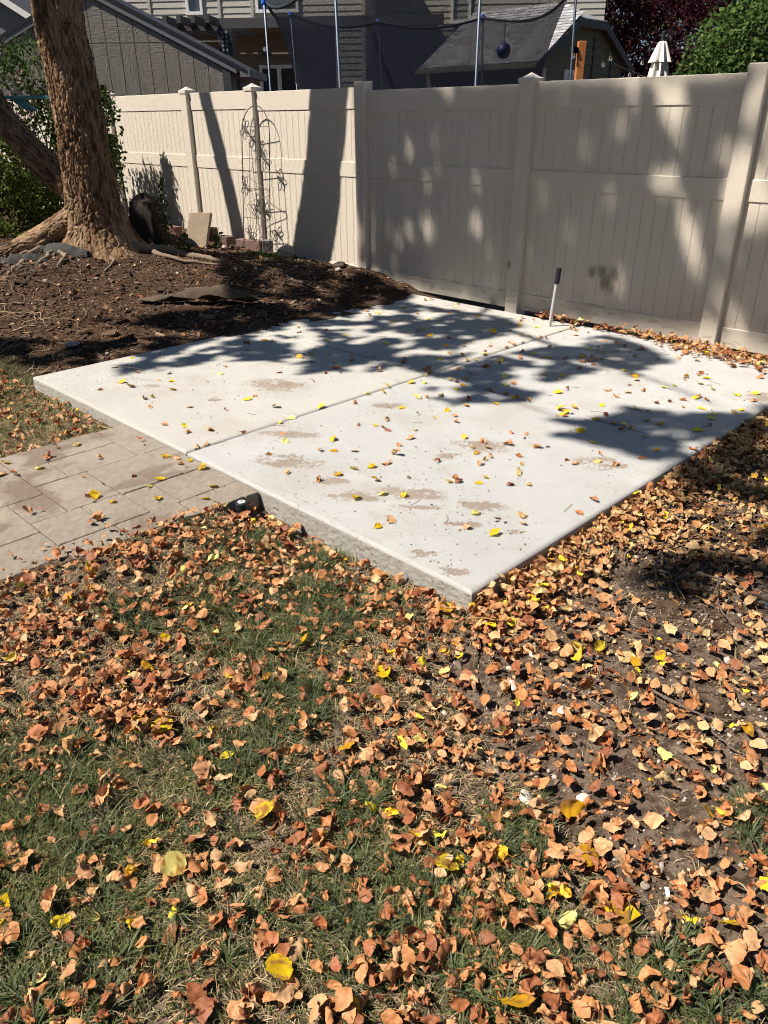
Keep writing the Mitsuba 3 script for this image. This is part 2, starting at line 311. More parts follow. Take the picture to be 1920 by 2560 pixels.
for i in range(len(PO) - 1):
    a, b, rt = XD + PO[i][0] + .0635, XD + PO[i + 1][0] - .0635, RT[i]
    nb = max(6, round((b - a) / .1)); w = (b - a) / nb
    for name, z0, z1, dy in (('top_rail', rt - .178, rt, 0), ('middle_rail', .978, 1.115, 0), ('bottom_rail', 0.0, .14, 0)):
        part(fence, name, cbox(a - .002, b + .002, YF - .0195, YF + .0195, z0, z1, .003), 'm_vinyl', 25)
    for j in range(nb):
        x0 = a + j * w
        c = .0035
        prof = np.array([(x0 + .0004, 0.011), (x0 + .0004, -.011 + c), (x0 + c, -.011), (x0 + w - c, -.011), (x0 + w - .0004, -.011 + c), (x0 + w - .0004, .011)])
        v = np.array([(px, YF + py, z) for z in (.12, rt - .1) for px, py in prof])
        f = [[k, k + 1, k + 7, k + 6] for k in range(5)] + [[5, 0, 6, 11]]
        part(fence, 'board', (v, np.array(f)), 'm_vinyl')

# ------------------------------------------------------------------ big tree
rng = np.random.default_rng(5)
tree = thing('shade_tree', 'large old tree with rough brown bark, flared base and low leaning limb', 'tree')
def bark_tube(path, rad, na, nl, flare=None, amp=.013, seed=0, dense=1.0):
    s = spline(np.c_[np.asarray(path, float), np.asarray(rad, float)[:, None]], 800); k_ = np.linspace(0, 1, nl) ** dense
    s = np.stack([np.interp(k_ * 799, np.arange(800), s[:, c]) for c in range(4)], 1); p, r = s[:, :3], s[:, 3]
    t = np.gradient(p, axis=0); t /= np.linalg.norm(t, axis=1, keepdims=True)
    ref = np.array([1.0, 0, 0]); A = np.zeros_like(p)
    for i in range(nl):
        q = ref - t[i] * (ref @ t[i]); q /= np.linalg.norm(q); A[i] = q; ref = q
    B = np.cross(t, A)
    L = np.r_[0, np.cumsum(np.linalg.norm(np.diff(p, axis=0), axis=1))]
    th = np.linspace(0, 2 * np.pi, na + 1)
    R = np.repeat(r[:, None], na + 1, 1)
    if flare is not None: R = R + flare(th[None, :], p[:, 2:3])
    rm = float(np.mean(rad)); C_ = 2 * np.pi * rm
    rb = np.random.default_rng(seed); arc = np.broadcast_to(th[None, :] * rm, R.shape); lz = np.broadcast_to(L[:, None], R.shape)
    cyl = np.stack([np.cos(th)[None, :] * rm + 0 * lz, np.sin(th)[None, :] * rm + 0 * lz, lz], -1)
    wa = (meshkit.fbm(cyl * [9, 9, 5], 3, seed) - .5) * .075; wz = (meshkit.fbm(cyl * [7, 7, 4] + 5, 3, seed + 1) - .5) * .16
    def cells(w, h_):
        n = int(C_ * L[-1] / (w * h_)); pt = np.c_[rb.uniform(0, C_, n), rb.uniform(-.1, L[-1] + .1, n) * w / h_]
        pt = np.vstack([pt, pt + [C_, 0], pt - [C_, 0]])
        d, ix = cKDTree(pt).query(np.c_[(arc + wa).ravel(), ((lz + wz) * w / h_).ravel()], k=2)
        tone = meshkit.noise(np.c_[ix[:, 0] % n, 0 * ix[:, 0], 0 * ix[:, 0]] * 1.37 + .5, 5)
        return ((d[:, 1] - d[:, 0]) / w).reshape(R.shape), tone.reshape(R.shape)
    e1, t1 = cells(.034, .105); e2, t2 = cells(.015, .034)
    crack = np.clip(e1 / .38, 0, 1) ** .6; fine = np.clip(e2 / .45, 0, 1)
    n3 = meshkit.fbm(cyl * [6, 6, 3], 3, seed + 3)
    R = R + amp * (1.35 * (crack - 1) + .40 * crack * (fine - 1) + .55 * (t1 - .5) + .22 * (t2 - .5)) + (n3 - .5) * amp * 2.0
    v = p[:, None] + R[..., None] * (np.cos(th)[None, :, None] * A[:, None] + np.sin(th)[None, :, None] * B[:, None])
    i, j = np.meshgrid(np.arange(nl - 1), np.arange(na), indexing='ij'); m = na + 1
    f = np.stack([i * m + j, i * m + j + 1, (i + 1) * m + j + 1, (i + 1) * m + j], -1).reshape(-1, 4)
    uv = np.stack([np.broadcast_to(th[None, :] * rm, R.shape), np.broadcast_to(L[:, None], R.shape)], -1).reshape(-1, 2)
    return (v.reshape(-1, 3), f), uv
def flare(th, z):
    d = np.clip(z - .30, -.3, 3)
    lob = .5 + .5 * np.cos(th * 5 + .6) * .55 + .45 * np.exp(-((np.mod(th - 4.05 + np.pi, 2 * np.pi) - np.pi) / .30) ** 2) * 1.6 + .35 * np.exp(-((np.mod(th - 5.9 + np.pi, 2 * np.pi) - np.pi) / .4) ** 2) + .3 * np.cos(th * 3 + 2) ** 2
    return (.17 * lob + .05) * np.exp(-np.maximum(d, -.1) / .16) + .06 * np.exp(-d / .5)
tp = [(-6.43, 1.97, -.15), (-6.43, 1.96, .4), (-6.42, 1.95, 1.0), (-6.42, 1.95, 1.66), (-6.48, 1.95, 2.35), (-6.43, 1.95, 2.95), (-6.25, 1.95, 3.5), (-6.11, 1.95, 4.1), (-5.98, 1.95, 4.7), (-5.8, 1.8, 5.6)]
tr = [.25, .245, .235, .228, .222, .22, .215, .21, .20, .16]
m_, uv_ = bark_tube(tp, tr, 300, 560, flare, .017, 3, 1.45)
part(tree, 'trunk', m_, 'm_bark', True, uv=uv_)
sp = [(-6.40, 1.97, .55), (-6.62, 1.93, .80), (-7.0, 1.86, 1.02), (-7.35, 1.80, 1.24), (-7.7, 1.75, 1.5), (-7.98, 1.62, 2.4), (-7.99, 1.52, 3.71), (-8.4, 1.5, 5.27), (-8.5, 1.3, 6.4)]
m_, uv_ = bark_tube(sp, [.17, .165, .155, .145, .135, .13, .125, .115, .06], 150, 300, None, .010, 17, 1.5)
part(tree, 'limb', m_, 'm_bark', True, uv=uv_, label='shaded limb leaning out to the left low on the trunk')
limbs = [[(-5.85, 1.9, 5.2), (-5.3, .8, 5.6), (-4.9, -.6, 6.0), (-4.4, -1.8, 6.3), (-3.2, -2.4, 6.4)], [(-5.85, 1.9, 5.3), (-5.1, 1.3, 6.2), (-4.2, .7, 6.8), (-3.2, .2, 7.2)],
         [(-4.9, -.6, 6.0), (-4.3, -1.0, 6.3), (-3.6, -1.5, 6.7), (-2.9, -2.0, 7.0)]]
for lm in limbs:
    m_, uv_ = bark_tube(lm, np.linspace(.045, .008, len(lm)), 24, 60, None, .004, 23)
    part(tree, 'branch', m_, 'm_bark', True, uv=uv_)

# the crown overhead, out of the frame: leaf sprays in the places that shade the slab, the fence and the ground
SH = {'slab': [[(-3.68, .77), (-3.61, .58), (-3.26, .41), (-3.19, .59), (-3.16, .77), (-3.09, .95), (-2.99, 1.14), (-2.83, 1.33), (-2.7, 1.29), (-2.55, 1.35), (-2.44, 1.23), (-2.34, 1.43), (-2.16, 1.57), (-2.08, 1.76), (-1.87, 1.84), (-1.79, 1.77), (-1.95, 2.45), (-2.04, 2.21), (-2.15, 2.69), (-2.06, 3.0), (-2.11, 3.3), (-2.43, 3.47), (-3.34, 3.32), (-3.7, 3.61), (-3.73, 2.04)],
 [(-1.79, 1.77), (-1.82, 1.67), (-1.63, 1.61), (-1.5, 1.5), (-1.38, 1.5), (-1.32, 1.47), (-1.27, 1.6), (-1.15, 1.69), (-1.06, 1.81), (-1.07, 1.96), (-1.11, 2.07), (-1.09, 2.18), (-1.14, 2.42), (-1.11, 2.55), (-1.01, 2.58), (-.79, 2.75), (-.75, 2.97), (-.8, 3.2), (-1.08, 3.4), (-1.48, 3.55), (-1.57, 3.37), (-1.46, 3.13), (-1.61, 2.98), (-1.67, 2.84), (-1.74, 2.61), (-1.79, 2.41), (-1.78, 2.05)],
 [(-.77, 1.67), (-.64, 1.79), (-.61, 1.9), (-.54, 2.04), (-.61, 2.14), (-.45, 2.18), (-.25, 2.32), (-.13, 2.44), (0, 2.56), (0, 2.05), (.01, 1.69), (-.14, 1.51), (-.19, 1.53), (-.41, 1.52), (-.56, 1.5), (-.64, 1.47), (-.56, 1.7)]],
 'ground': [[(-.04, 1.76), (-.01, 2.77), (.9, 3.2), (1.2, 1.9), (.62, 1.2), (.44, 1.02), (.21, 1.07), (.18, 1.34), (.04, 1.48)], [(.3, .53), (.34, .76), (.44, .94), (.64, 1.04), (.9, .95), (.95, .75), (.61, .69), (.52, .58), (.4, .57)]],
 'soil': [[(-4.66, .92), (-4.38, 1.32), (-4.12, 2.0), (-3.48, 1.77), (-3.66, 1.44), (-4.12, 1.17)], [(-4.9, .14), (-4.26, .62), (-3.8, 1.31), (-3.46, 1.63), (-3.54, .68), (-4.05, .17), (-4.34, 0)], [(-5.7, 3.12), (-5.2, 3.6), (-3.58, 3.6), (-3.5, 3.26), (-3.54, 1.77), (-4.12, 2.0), (-5.1, 2.55)]],
 'fence': [[(-4.55, 1.79), (-1.56, 1.72), (-1.49, 1.56), (-1.53, 1.15), (-1.36, .96), (-1.11, .63), (-.88, .12), (-2.44, -.05), (-2.61, .01), (-4.47, .11)], [(-1.31, 1.72), (-1.05, 1.71), (-.84, 1.33), (-.93, 1.11), (-1.03, .88), (-1.14, .87), (-1.25, 1.1), (-1.25, 1.37)], [(-.73, .8), (-.59, .91), (.6, .8), (.6, .1), (-.43, .1), (-.92, .12), (-.99, .51), (-.86, .76)], [(-1.6, 1.74), (.9, 1.74), (.9, .1), (-1.5, .1)]]}
HOLES = {'fence': [(-4.33, .62, .05, .2), (-4.12, .55, .05, .18), (-3.98, .42, .05, .14), (-4.05, 1.05, .06, .12), (-3.62, .98, .08, .14), (-3.68, .72, .05, .08), (-3.06, .70, .05, .09), (-2.85, .20, .07, .14), (-4.3, .1, .05, .1), (-4.28, 1.28, .04, .12), (-3.55, 1.30, .03, .1), (-4.12, 1.66, .05, .06), (-2.95, 1.05, .05, .08), (-2.05, 1.3, .06, .14), (-2.0, 1.55, .05, .08), (-4.45, .9, .04, .2), (-4.47, .4, .05, .3), (-3.3, 1.25, .03, .08), (-1.72, .85, .06, .1)]}
from shapely.geometry import Polygon, Point
import shapely
TO = {'slab': lambda a, b: (a, b, 0 * a), 'ground': lambda a, b: (a, b, 0 * a - .06), 'soil': lambda a, b: (a, b, 0 * a + .06), 'fence': lambda a, b: (a, 0 * a + 3.79, b)}
SUNU = SUN / np.linalg.norm(SUN)
DENS = {'slab': 640, 'ground': 620, 'soil': 640, 'fence': 900}
pos = []
for kind, polys in SH.items():
    for ip, pg in enumerate(polys):
        pg = Polygon(pg).buffer(0)
        x0, y0, x1, y1 = pg.bounds
        n = int((x1 - x0) * (y1 - y0) * DENS[kind] * 2.6)
        q = np.c_[rng.uniform(x0, x1, n), rng.uniform(y0, y1, n)]
        q = q[shapely.contains_xy(pg, q[:, 0], q[:, 1])]
        cl = meshkit.fbm(np.c_[q * 6.2, 0 * q[:, :1] + 7], 2, 31)                    # leaves hang in sprays with gaps between them
        q = q[cl > {'slab': (.435, .35, .375)[ip] if kind == 'slab' else 0, 'soil': .36, 'ground': .40, 'fence': (.27, .345, .34, .61)[ip] if kind == 'fence' else 0}[kind]]
        for hx, hy, rx, ry in HOLES.get(kind, []):
            q = q[((q[:, 0] - hx) / rx) ** 2 + ((q[:, 1] - hy) / ry) ** 2 > rng.uniform(.0, 1.35, len(q))]
        w = np.array(TO[kind](q[:, 0], q[:, 1])).T
        ht = {'slab': 6.0, 'soil': 6.0, 'ground': 7.2, 'fence': 10.5}[kind] + 2.2 * (meshkit.fbm(np.c_[q * .9, 0 * q[:, :1]], 2, 77) - .5) + rng.uniform(-.7, .9, len(q))
        pos.append(w + SUN * ((ht - w[:, 2]) / SUN[2])[:, None])
for c, r, n, hh in (((-7.35, 1.75, 1.3), (.55), 1500, 4.2), ((-7.85, 1.7, 1.6), .45, 900, 4.5), ((-6.95, 1.85, 1.0), .22, 420, 4.0)):
    w = np.array(c) + rng.normal(0, 1, (n, 3)) * r * .5
    ht = hh + rng.uniform(-.3, .5, n); pos.append(w + SUN * ((ht - w[:, 2]) / SUN[2])[:, None])
pos = np.vstack(pos)
def leaf_quads(pos, size, rng, cols, flat=.6, up=None, spread=.25, fold=.25):
    """one leaf per point: a folded four-point blade"""
    n = len(pos); nrm = rng.normal(0, 1, (n, 3)) * (1 - flat) + np.asarray([0, 0, 1.0] if up is None else up) * flat
    nrm /= np.linalg.norm(nrm, axis=1, keepdims=True) + 1e-9
    d = rng.normal(0, 1, (n, 3)); d -= nrm * (d * nrm).sum(1, keepdims=True); d /= np.linalg.norm(d, axis=1, keepdims=True) + 1e-9
    s = np.cross(nrm, d); L = (size * rng.uniform(1 - spread, 1 + spread, n))[:, None]
    a, b = pos - d * L * .5, pos + d * L * .5
    l, r = pos + s * L * .36 + nrm * L * fold * .36 - d * L * .06, pos - s * L * .36 + nrm * L * fold * .36 - d * L * .06
    v = np.stack([a, l, b, r], 1).reshape(-1, 3); k = np.arange(n) * 4
    f = np.vstack([np.stack([k, k + 2, k + 1], 1), np.stack([k, k + 3, k + 2], 1)])
    c = np.repeat(cols, 4, axis=0)
    return v, f, c
def tint(rng, n, cols, jit=.18):
    cols = np.asarray(cols, float); c = cols[rng.integers(0, len(cols), n)]
    return np.clip(c * rng.uniform(1 - jit, 1 + jit, (n, 1)) * rng.uniform(.94, 1.06, (n, 3)), 0, .9)
v, f, c = leaf_quads(pos, .085, rng, tint(rng, len(pos), [(.05, .085, .025), (.06, .09, .025), (.10, .10, .03)]), .72, SUNU)
part(tree, 'crown', (v, f), 'm_leaf', color=c)

# surface roots (parts of the tree)
mbr = []
ROOTS = [([(-6.7, 1.55, .42), (-6.55, 1.25, .33), (-6.3, 1.05, .26), (-6.05, .75, .2)], .035, .012), ([(-6.6, 1.6, .40), (-6.35, 1.35, .32), (-6.15, 1.1, .25), (-6.05, .9, .22)], .03, .01),
         ([(-6.2, 2.1, .42), (-6.05, 2.25, .36), (-5.95, 2.45, .32), (-5.75, 2.6, .27), (-5.45, 2.75, .22)], .06, .02), ([(-6.05, 2.3, .34), (-5.8, 2.3, .3), (-5.55, 2.45, .25), (-5.3, 2.6, .2)], .03, .01), ([(-6.95, 1.2, .34), (-6.8, .8, .24), (-6.6, .5, .17), (-6.4, .2, .12)], .03, .012),
         ([(-6.35, 1.5, .38), (-6.2, 1.45, .34), (-6.1, 1.4, .35), (-6.02, 1.32, .28)], .022, .012), ([(-6.1, 1.75, .34), (-5.95, 1.8, .31), (-5.82, 1.75, .27), (-5.7, 1.62, .22)], .02, .008), ([(-6.7, 1.3, .34), (-6.55, 1.0, .28), (-6.3, .75, .21), (-6.1, .5, .16), (-5.9, .3, .1)], .022, .009)]
m_, uv_ = bark_tube([(-6.50, 1.86, .66), (-6.64, 1.66, .52), (-6.78, 1.42, .40), (-6.88, 1.18, .31), (-6.93, .92, .25), (-6.9, .62, .17)], [.15, .14, .115, .085, .06, .035], 110, 170, None, .011, 41)
part(tree, 'root', m_, 'm_bark', True, uv=uv_)
for pts, r0, r1 in ROOTS:
    q = spline(pts, 26); wq = .15 if r0 > .1 else .65; q[:, 2] = np.maximum(gz(q[:, 0], q[:, 1]) + .012, q[:, 2] * (1 - wq) + wq * (gz(q[:, 0], q[:, 1]) + .012))
    q[:, :2] += (meshkit.fbm(q * 9, 2, 4)[:, None] - .5) * .05
    v, f = tube(q, np.linspace(r0, r1, 26) * (1 + .25 * (meshkit.noise(q * 14, 6) - .5)), 9)
    part(tree, 'root', (v, f), 'm_vcol', True, color=np.clip(np.array([.19, .14, .10]) * (.55 + .9 * meshkit.fbm(v * [30, 30, 30], 3, 4)[:, None]), 0, 1))

# ------------------------------------------------------------------ far buildings
E_ = np.array([.7926, .6097, 0.]); Nn = np.array([-.6097, .7926, 0.])     # along the facades, and away from the camera
def fr(o): return lambda v: xf(v, o, E_, Nn)
shed = thing('garden_shed', 'taupe gabled shed with grooved wood-grain siding behind the fence', 'shed')
E_S = np.array([.735, .678, 0.]); N_S = np.array([-.678, .735, 0.])
SF = lambda v: xf(v, (-11.082, 6.905, 0), E_S, N_S)
def zroof(s): return 2.30 - .48 * s if s > -2.17 else 3.34 + .45 * (s + 2.17)
s = 0.0; belt = 2.665
edges = list(np.arange(0, -4.6, -.243))
for i in range(len(edges) - 1):
    s1, s0 = edges[i] - .006, edges[i + 1] + .006
    za, zb = zroof(s0), zroof(s1)
    for lo, hi0, hi1 in ((-.1, min(za, belt - .006), min(zb, belt - .006)), (belt + .008, za, zb)):
        if max(hi0, hi1) <= lo + .03: continue
        hi0, hi1 = max(hi0, lo + .005), max(hi1, lo + .005)
        v = np.array([(q, d, zz) for d in (0, .03) for q, zz in ((s0, lo), (s1, lo), (s1, hi1), (s0, hi0))], float)
        v[[0, 3], 0] += .0; f = [[0, 1, 2, 3], [0, 4, 5, 1], [1, 5, 6, 2], [2, 6, 7, 3], [3, 7, 4, 0]]
        part(shed, 'siding_board', (SF(v), np.array(f)), 'm_shed')
mb = MB(); v = np.array([(q, d, zz) for d in (.018, .1) for q, zz in ((-4.5, -.1), (-.01, -.1), (-.01, 2.28), (-2.17, 3.3), (-4.5, 2.2))]); mb.add(SF(v), [[0, 1, 2], [0, 2, 4], [2, 3, 4], [1, 6, 7], [1, 7, 2]])
part(shed, 'wall', mb.get(), 'm_shed')
part(shed, 'belt_trim', (SF(box(-4.5, .0, -.004, .02, belt - .006, belt + .008)[0]), box(0, 1, 0, 1, 0, 1)[1]), 'm_shed')
v, f = box(0, .26, .0, 3, -.1, 2.3); v[:, 0] = np.where(v[:, 0] < .1, .0, v[:, 0]); part(shed, 'corner_trim', (SF(box(-.005, .13, -.02, .1, -.1, 2.26)[0]), f), 'm_trim_dark')
part(shed, 'side_wall', (SF(box(.10, .13, .1, 1.6, -.1, 2.25)[0]), f), 'm_shed')
part(shed, 'meter_box', (SF(box(.13, .19, .5, .8, 1.7, 2.1)[0]), f), 'm_grey_trim')
def slope(s0, z0, s1, z1, th, d0, d1):
    v = np.array([(q, d, zz + o) for d in (d0, d1) for q, zz, o in ((s0, z0, 0), (s1, z1, 0), (s1, z1, th), (s0, z0, th))], float)
    return SF(v), np.array([[0, 1, 2, 3], [4, 7, 6, 5], [0, 4, 5, 1], [3, 2, 6, 7], [1, 5, 6, 2], [0, 3, 7, 4]])
part(shed, 'fascia', slope(-2.17, 3.345, .24, 2.19, .10, -.035, -.008), 'm_grey_trim')
part(shed, 'fascia', slope(-4.8, 2.13, -2.17, 3.345, .10, -.035, -.008), 'm_grey_trim')
rf = part(shed, 'roof', slope(-2.17, 3.43, .42, 2.19, .06, -.045, 1.7), 'm_black')
part(shed, 'roof', slope(-4.9, 2.17, -2.17, 3.43, .06, -.045, 1.7), 'm_black')
part(shed, 'soffit', slope(-2.17, 3.32, .30, 2.14, .012, -.008, -.004), 'm_trim_dark')
part(shed, 'gutter', (SF(box(.30, .46, -.04, 1.7, 2.14, 2.26)[0]), f), 'm_grey_trim')

house = thing('neighbour_house', 'grey-beige two-storey house with lap siding and white windows behind the trampoline', 'house')
HF = fr((-16.919, 14.775, 0))
BF = box(0, 1, 0, 1, 0, 1)[1]
WIN = [(-4.13, -3.66, 4.10, 5.3), (-2.15, -.95, 4.11, 5.3)]
def lap(s0, s1, d, z, hgt=.155, m='m_siding', par=house):
    v = np.array([(s0, d, z), (s1, d, z), (s1, d + .018, z + hgt), (s0, d + .018, z + hgt), (s0, d + .035, z), (s1, d + .035, z)], float)
    part(par, 'siding_board', (HF(v), np.array([[0, 1, 2, 3], [4, 5, 1, 0]])), m)
def spans(s0, s1, z, hgt):
    out = [(s0, s1)]
    for a, b, c, d in WIN:
        if z + hgt > c - .0 and z < d:
            out = [q for (x, y) in out for q in ((x, min(y, a)), (max(x, b), y)) if q[1] - q[0] > .02]
    return out
z = 3.97
while z < 6.6:
    for a, b in spans(-7.5, .80, z, .155): lap(a, b, 0, z)
    z += .155
z = -.2
while z < 3.96:
    lap(0.05, .80, 0, z); z += .155
z = -.2
while z < 6.6:
    lap(.85, 7.5, 2.2, z, .155); z += .155
part(house, 'wall', (HF(box(-7.5, .82, .04, .3, 3.92, 6.7)[0]), BF), 'm_siding')
part(house, 'wall', (HF(box(.03, .82, .04, 3, -.2, 3.92)[0]), BF), 'm_siding')
part(house, 'wall', (HF(box(.82, 7.5, 2.24, 4, -.2, 6.7)[0]), BF), 'm_siding')
for s_ in (-3.19, -2.26, -5.2): part(house, 'trim_board', (HF(box(s_ - .04, s_ + .04, -.02, .04, 3.93, 6.6)[0]), BF), 'm_siding')
part(house, 'corner_trim', (HF(box(.78, .88, -.03, 2.2, -.2, 6.6)[0]), BF), 'm_siding')
part(house, 'skirt_board', (HF(box(-7.5, .78, -.03, .05, 3.88, 3.975)[0]), BF), 'm_siding')
for (a, b, c, d), dd in [(w, 0) for w in WIN] + [((3.1, 3.68, 3.98, 5.3), 2.2)]:
    w = part(house, 'window', (lambda m: (HF(m[0]), m[1]))((np.vstack([box(a, a + .07, dd - .04, dd + .06, c, d)[0], box(b - .07, b, dd - .04, dd + .06, c, d)[0], box(a + .07, b - .07, dd - .04, dd + .06, c, c + .08)[0], box(a + .07, b - .07, dd - .04, dd + .06, d - .07, d)[0]]), np.vstack([BF + 8 * i for i in range(4)]))), 'm_white')
    part(w, 'pane', (HF(np.array([(a + .07, dd, c + .08), (b - .07, dd, c + .08), (b - .07, dd, d - .07), (a + .07, dd, d - .07)])), np.array([[0, 1, 2, 3]])), 'm_glass')
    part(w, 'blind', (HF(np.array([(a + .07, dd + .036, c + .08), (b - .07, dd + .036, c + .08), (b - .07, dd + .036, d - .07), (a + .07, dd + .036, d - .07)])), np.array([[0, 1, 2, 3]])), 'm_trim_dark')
# porch: back wall, side wall, ceiling, french door, ceiling fan
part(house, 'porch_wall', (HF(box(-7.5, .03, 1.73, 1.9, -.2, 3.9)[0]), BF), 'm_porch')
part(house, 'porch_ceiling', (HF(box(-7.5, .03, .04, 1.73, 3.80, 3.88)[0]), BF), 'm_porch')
dk = part(house, 'french_door', (HF(np.vstack([box(a, b, 1.66, 1.72, c, d)[0] for a, b, c, d in ((-2.63, -2.54, -.1, 2.97), (-2.08, -1.96, -.1, 2.97), (-1.48, -1.38, -.1, 2.97), (-2.54, -2.08, 2.88, 2.97), (-1.96, -1.48, 2.88, 2.97))])), np.vstack([BF + 8 * i for i in range(5)])), 'm_white')
part(house, 'door_casing', (HF(np.vstack([box(a, b, 1.68, 1.725, c, d)[0] for a, b, c, d in ((-2.75, -2.63, -.1, 3.09), (-1.38, -1.26, -.1, 3.09), (-2.63, -1.38, 2.975, 3.09))])), np.vstack([BF + 8 * i for i in range(3)])), 'm_porch')
for a, b in ((-2.54, -2.08), (-1.96, -1.48)): part(dk, 'pane', (HF(np.array([(a, 1.69, -.1), (b, 1.69, -.1), (b, 1.69, 2.88), (a, 1.69, 2.88)])), np.array([[0, 1, 2, 3]])), 'm_glass')
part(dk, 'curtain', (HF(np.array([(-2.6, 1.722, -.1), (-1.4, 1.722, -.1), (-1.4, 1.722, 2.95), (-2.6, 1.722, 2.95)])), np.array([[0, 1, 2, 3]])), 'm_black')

pg = thing('pergola', 'black timber pergola with slatted top and bolted post against the house', 'pergola')
PF = fr((-16.284, 10.701, 0))
part(pg, 'beam', (PF(box(-.10, 5.2, -.05, .06, 3.42, 3.63)[0]), BF), 'm_trim_dark')
part(pg, 'beam', (PF(box(-4, -.10, .35, .45, 3.42, 3.58)[0]), BF), 'm_trim_dark')
for i in range(9): 
    s_ = -3.0 + i * .34
    part(pg, 'rafter', (PF(box(s_, s_ + .10, -.55, 3.4, 3.50, 3.65)[0]), BF), 'm_trim_dark')
pk = part(pg, 'post', (PF(box(-.15, .19, -.10, .24, -.1, 3.42)[0]), BF), 'm_black')
mb = MB()
for r in range(5):
    for c_ in range(2): mb.add(PF(lathe([(0, 0), (.03, 0), (.03, .03), (0, .03)], 8)[0][:, [0, 2, 1]] * [1, -1, 1] + [-.03 + c_ * .10, -.10, 2.98 + r * .09]), lathe([(0, 0), (.03, 0), (.03, .03), (0, .03)], 8)[1])
part(pk, 'bolt', mb.get(), 'm_grey_trim', kind='stuff')
fan = thing('ceiling_fan', 'pale bladed ceiling fan hanging in the dark porch', 'fan')
part(fan, 'blade', (PF(box(.25, 1.0, 2.9, 3.05, 3.09, 3.12)[0] + [0, 0, 0]), BF), 'm_porch')
part(fan, 'blade', (PF(box(-.5, .2, 2.9, 3.05, 3.10, 3.13)[0]), BF), 'm_porch')
part(fan, 'motor', (PF(lathe([(0, 0), (.12, .0), (.14, .1), (.1, .2), (.02, .22), (.02, .7), (0, .7)], 14, (.23, 2.97, 3.05))[0]), lathe([(0, 0)] * 7, 14)[1]), 'm_black')

h2 = thing('gabled_outbuilding', 'olive lap-sided building with grey shingle roof and clipped gable on the right', 'building')
X2 = -10.70; ya, yb2, yt0, yt1, ze, zt = 15.71, 19.55, 17.1, 18.16, 2.79, 3.60
def gw(y): return ze + (zt - ze) * min(1, max(0, (y - ya) / (yt0 - ya))) if y < yt1 else ze + (zt - ze) * max(0, (yb2 - y) / (yb2 - yt1))
z = -.1
while z < 3.55:
    t0 = max(0, (z - ze) / (zt - ze)); y0, y1 = ya + t0 * (yt0 - ya) + .02, yb2 - t0 * (yb2 - yt1) - .02
    t1 = max(0, (min(z + .2, zt) - ze) / (zt - ze)); y2, y3 = ya + t1 * (yt0 - ya) + .02, yb2 - t1 * (yb2 - yt1) - .02
    v = np.array([(X2 + .02, y0, z), (X2 + .02, y1, z), (X2, y3, min(z + .2, zt)), (X2, y2, min(z + .2, zt)), (X2 - .02, y0, z), (X2 - .02, y1, z)])
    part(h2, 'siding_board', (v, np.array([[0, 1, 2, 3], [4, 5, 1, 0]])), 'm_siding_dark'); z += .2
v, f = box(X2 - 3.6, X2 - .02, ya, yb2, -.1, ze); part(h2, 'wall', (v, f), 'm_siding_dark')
ov = .35
ridge_y, ridge_z = (ya + yb2) / 2, 4.1
RX = X2 - .95
k_ = (zt - ze) / (yt0 - ya)
A0 = (X2 + .2, ya - ov, ze - ov * k_ * .6); A1 = (X2 + .2, yt0 - .05, zt + .05); A2 = (X2 + .2, yt1 + .05, zt + .05); A3 = (X2 + .2, yb2 + ov, ze - ov * k_ * .6); RG = (RX, ridge_y, ridge_z)
B0 = (X2 - 3.6, ya - ov, A0[2]); RB = (X2 - 3.6, ridge_y, ridge_z); B3 = (X2 - 3.6, yb2 + ov, A3[2])
def slab_tri(pts, th=.07):
    p = np.array(pts); n = len(p); q = p - [0, 0, th]
    f = [[0, i, i + 1] for i in range(1, n - 1)] + [[n, n + i + 1, n + i] for i in range(1, n - 1)]
    for i in range(n):
        j = (i + 1) % n; f += [[i, n + i, n + j], [i, n + j, j]]
    return np.vstack([p, q]), np.array(f)
rk = part(h2, 'roof', slab_tri([A0, A1, RG, RB, B0]), 'm_grey_trim')
part(h2, 'roof', slab_tri([A1, A2, RG]), 'm_grey_trim'); part(h2, 'roof', slab_tri([A2, A3, B3, RB, RG]), 'm_grey_trim')
# shingle courses on the visible slopes: real lapped strips with random tabs
mb = MB(); rs = np.random.default_rng(4)
up = np.array(RB) - np.array(B0); Ls = np.linalg.norm(up); up /= Ls; nrm = np.cross(np.array([1, 0, 0]), up)
rows = int(Ls / .13)
for r in range(rows):
    xx = X2 - 3.6 + rs.uniform(0, .15); u0 = r * .13
    tt = u0 / Ls
    xe = A0[0] if u0 < np.linalg.norm(np.array(A1) - np.array(A0)) * .98 else A0[0] + (RX - A0[0]) * min(1, (u0 - np.linalg.norm(np.array(A1) - np.array(A0))) / max(.1, Ls - np.linalg.norm(np.array(A1) - np.array(A0))))
    while xx < xe:
        w = rs.uniform(.16, .32); x1 = min(xx + w - .006, xe); lift = .018 + rs.uniform(0, .006)
        b = np.array([xx, B0[1], B0[2]]); e1 = np.array([x1 - xx, 0, 0])
        v = np.array([b + up * u0 + nrm * lift, b + e1 + up * u0 + nrm * lift, b + e1 + up * min(u0 + .15, Ls) + nrm * .006, b + up * min(u0 + .15, Ls) + nrm * .006, b + up * u0, b + e1 + up * u0])
        c = np.array([.30, .30, .31]) * rs.uniform(.62, 1.15); mb.add(v, [[0, 1, 2, 3], [4, 5, 1, 0]], c); xx += w
part(rk, 'shingle', mb.get(), 'm_vcol', color=mb.col(), kind='stuff')
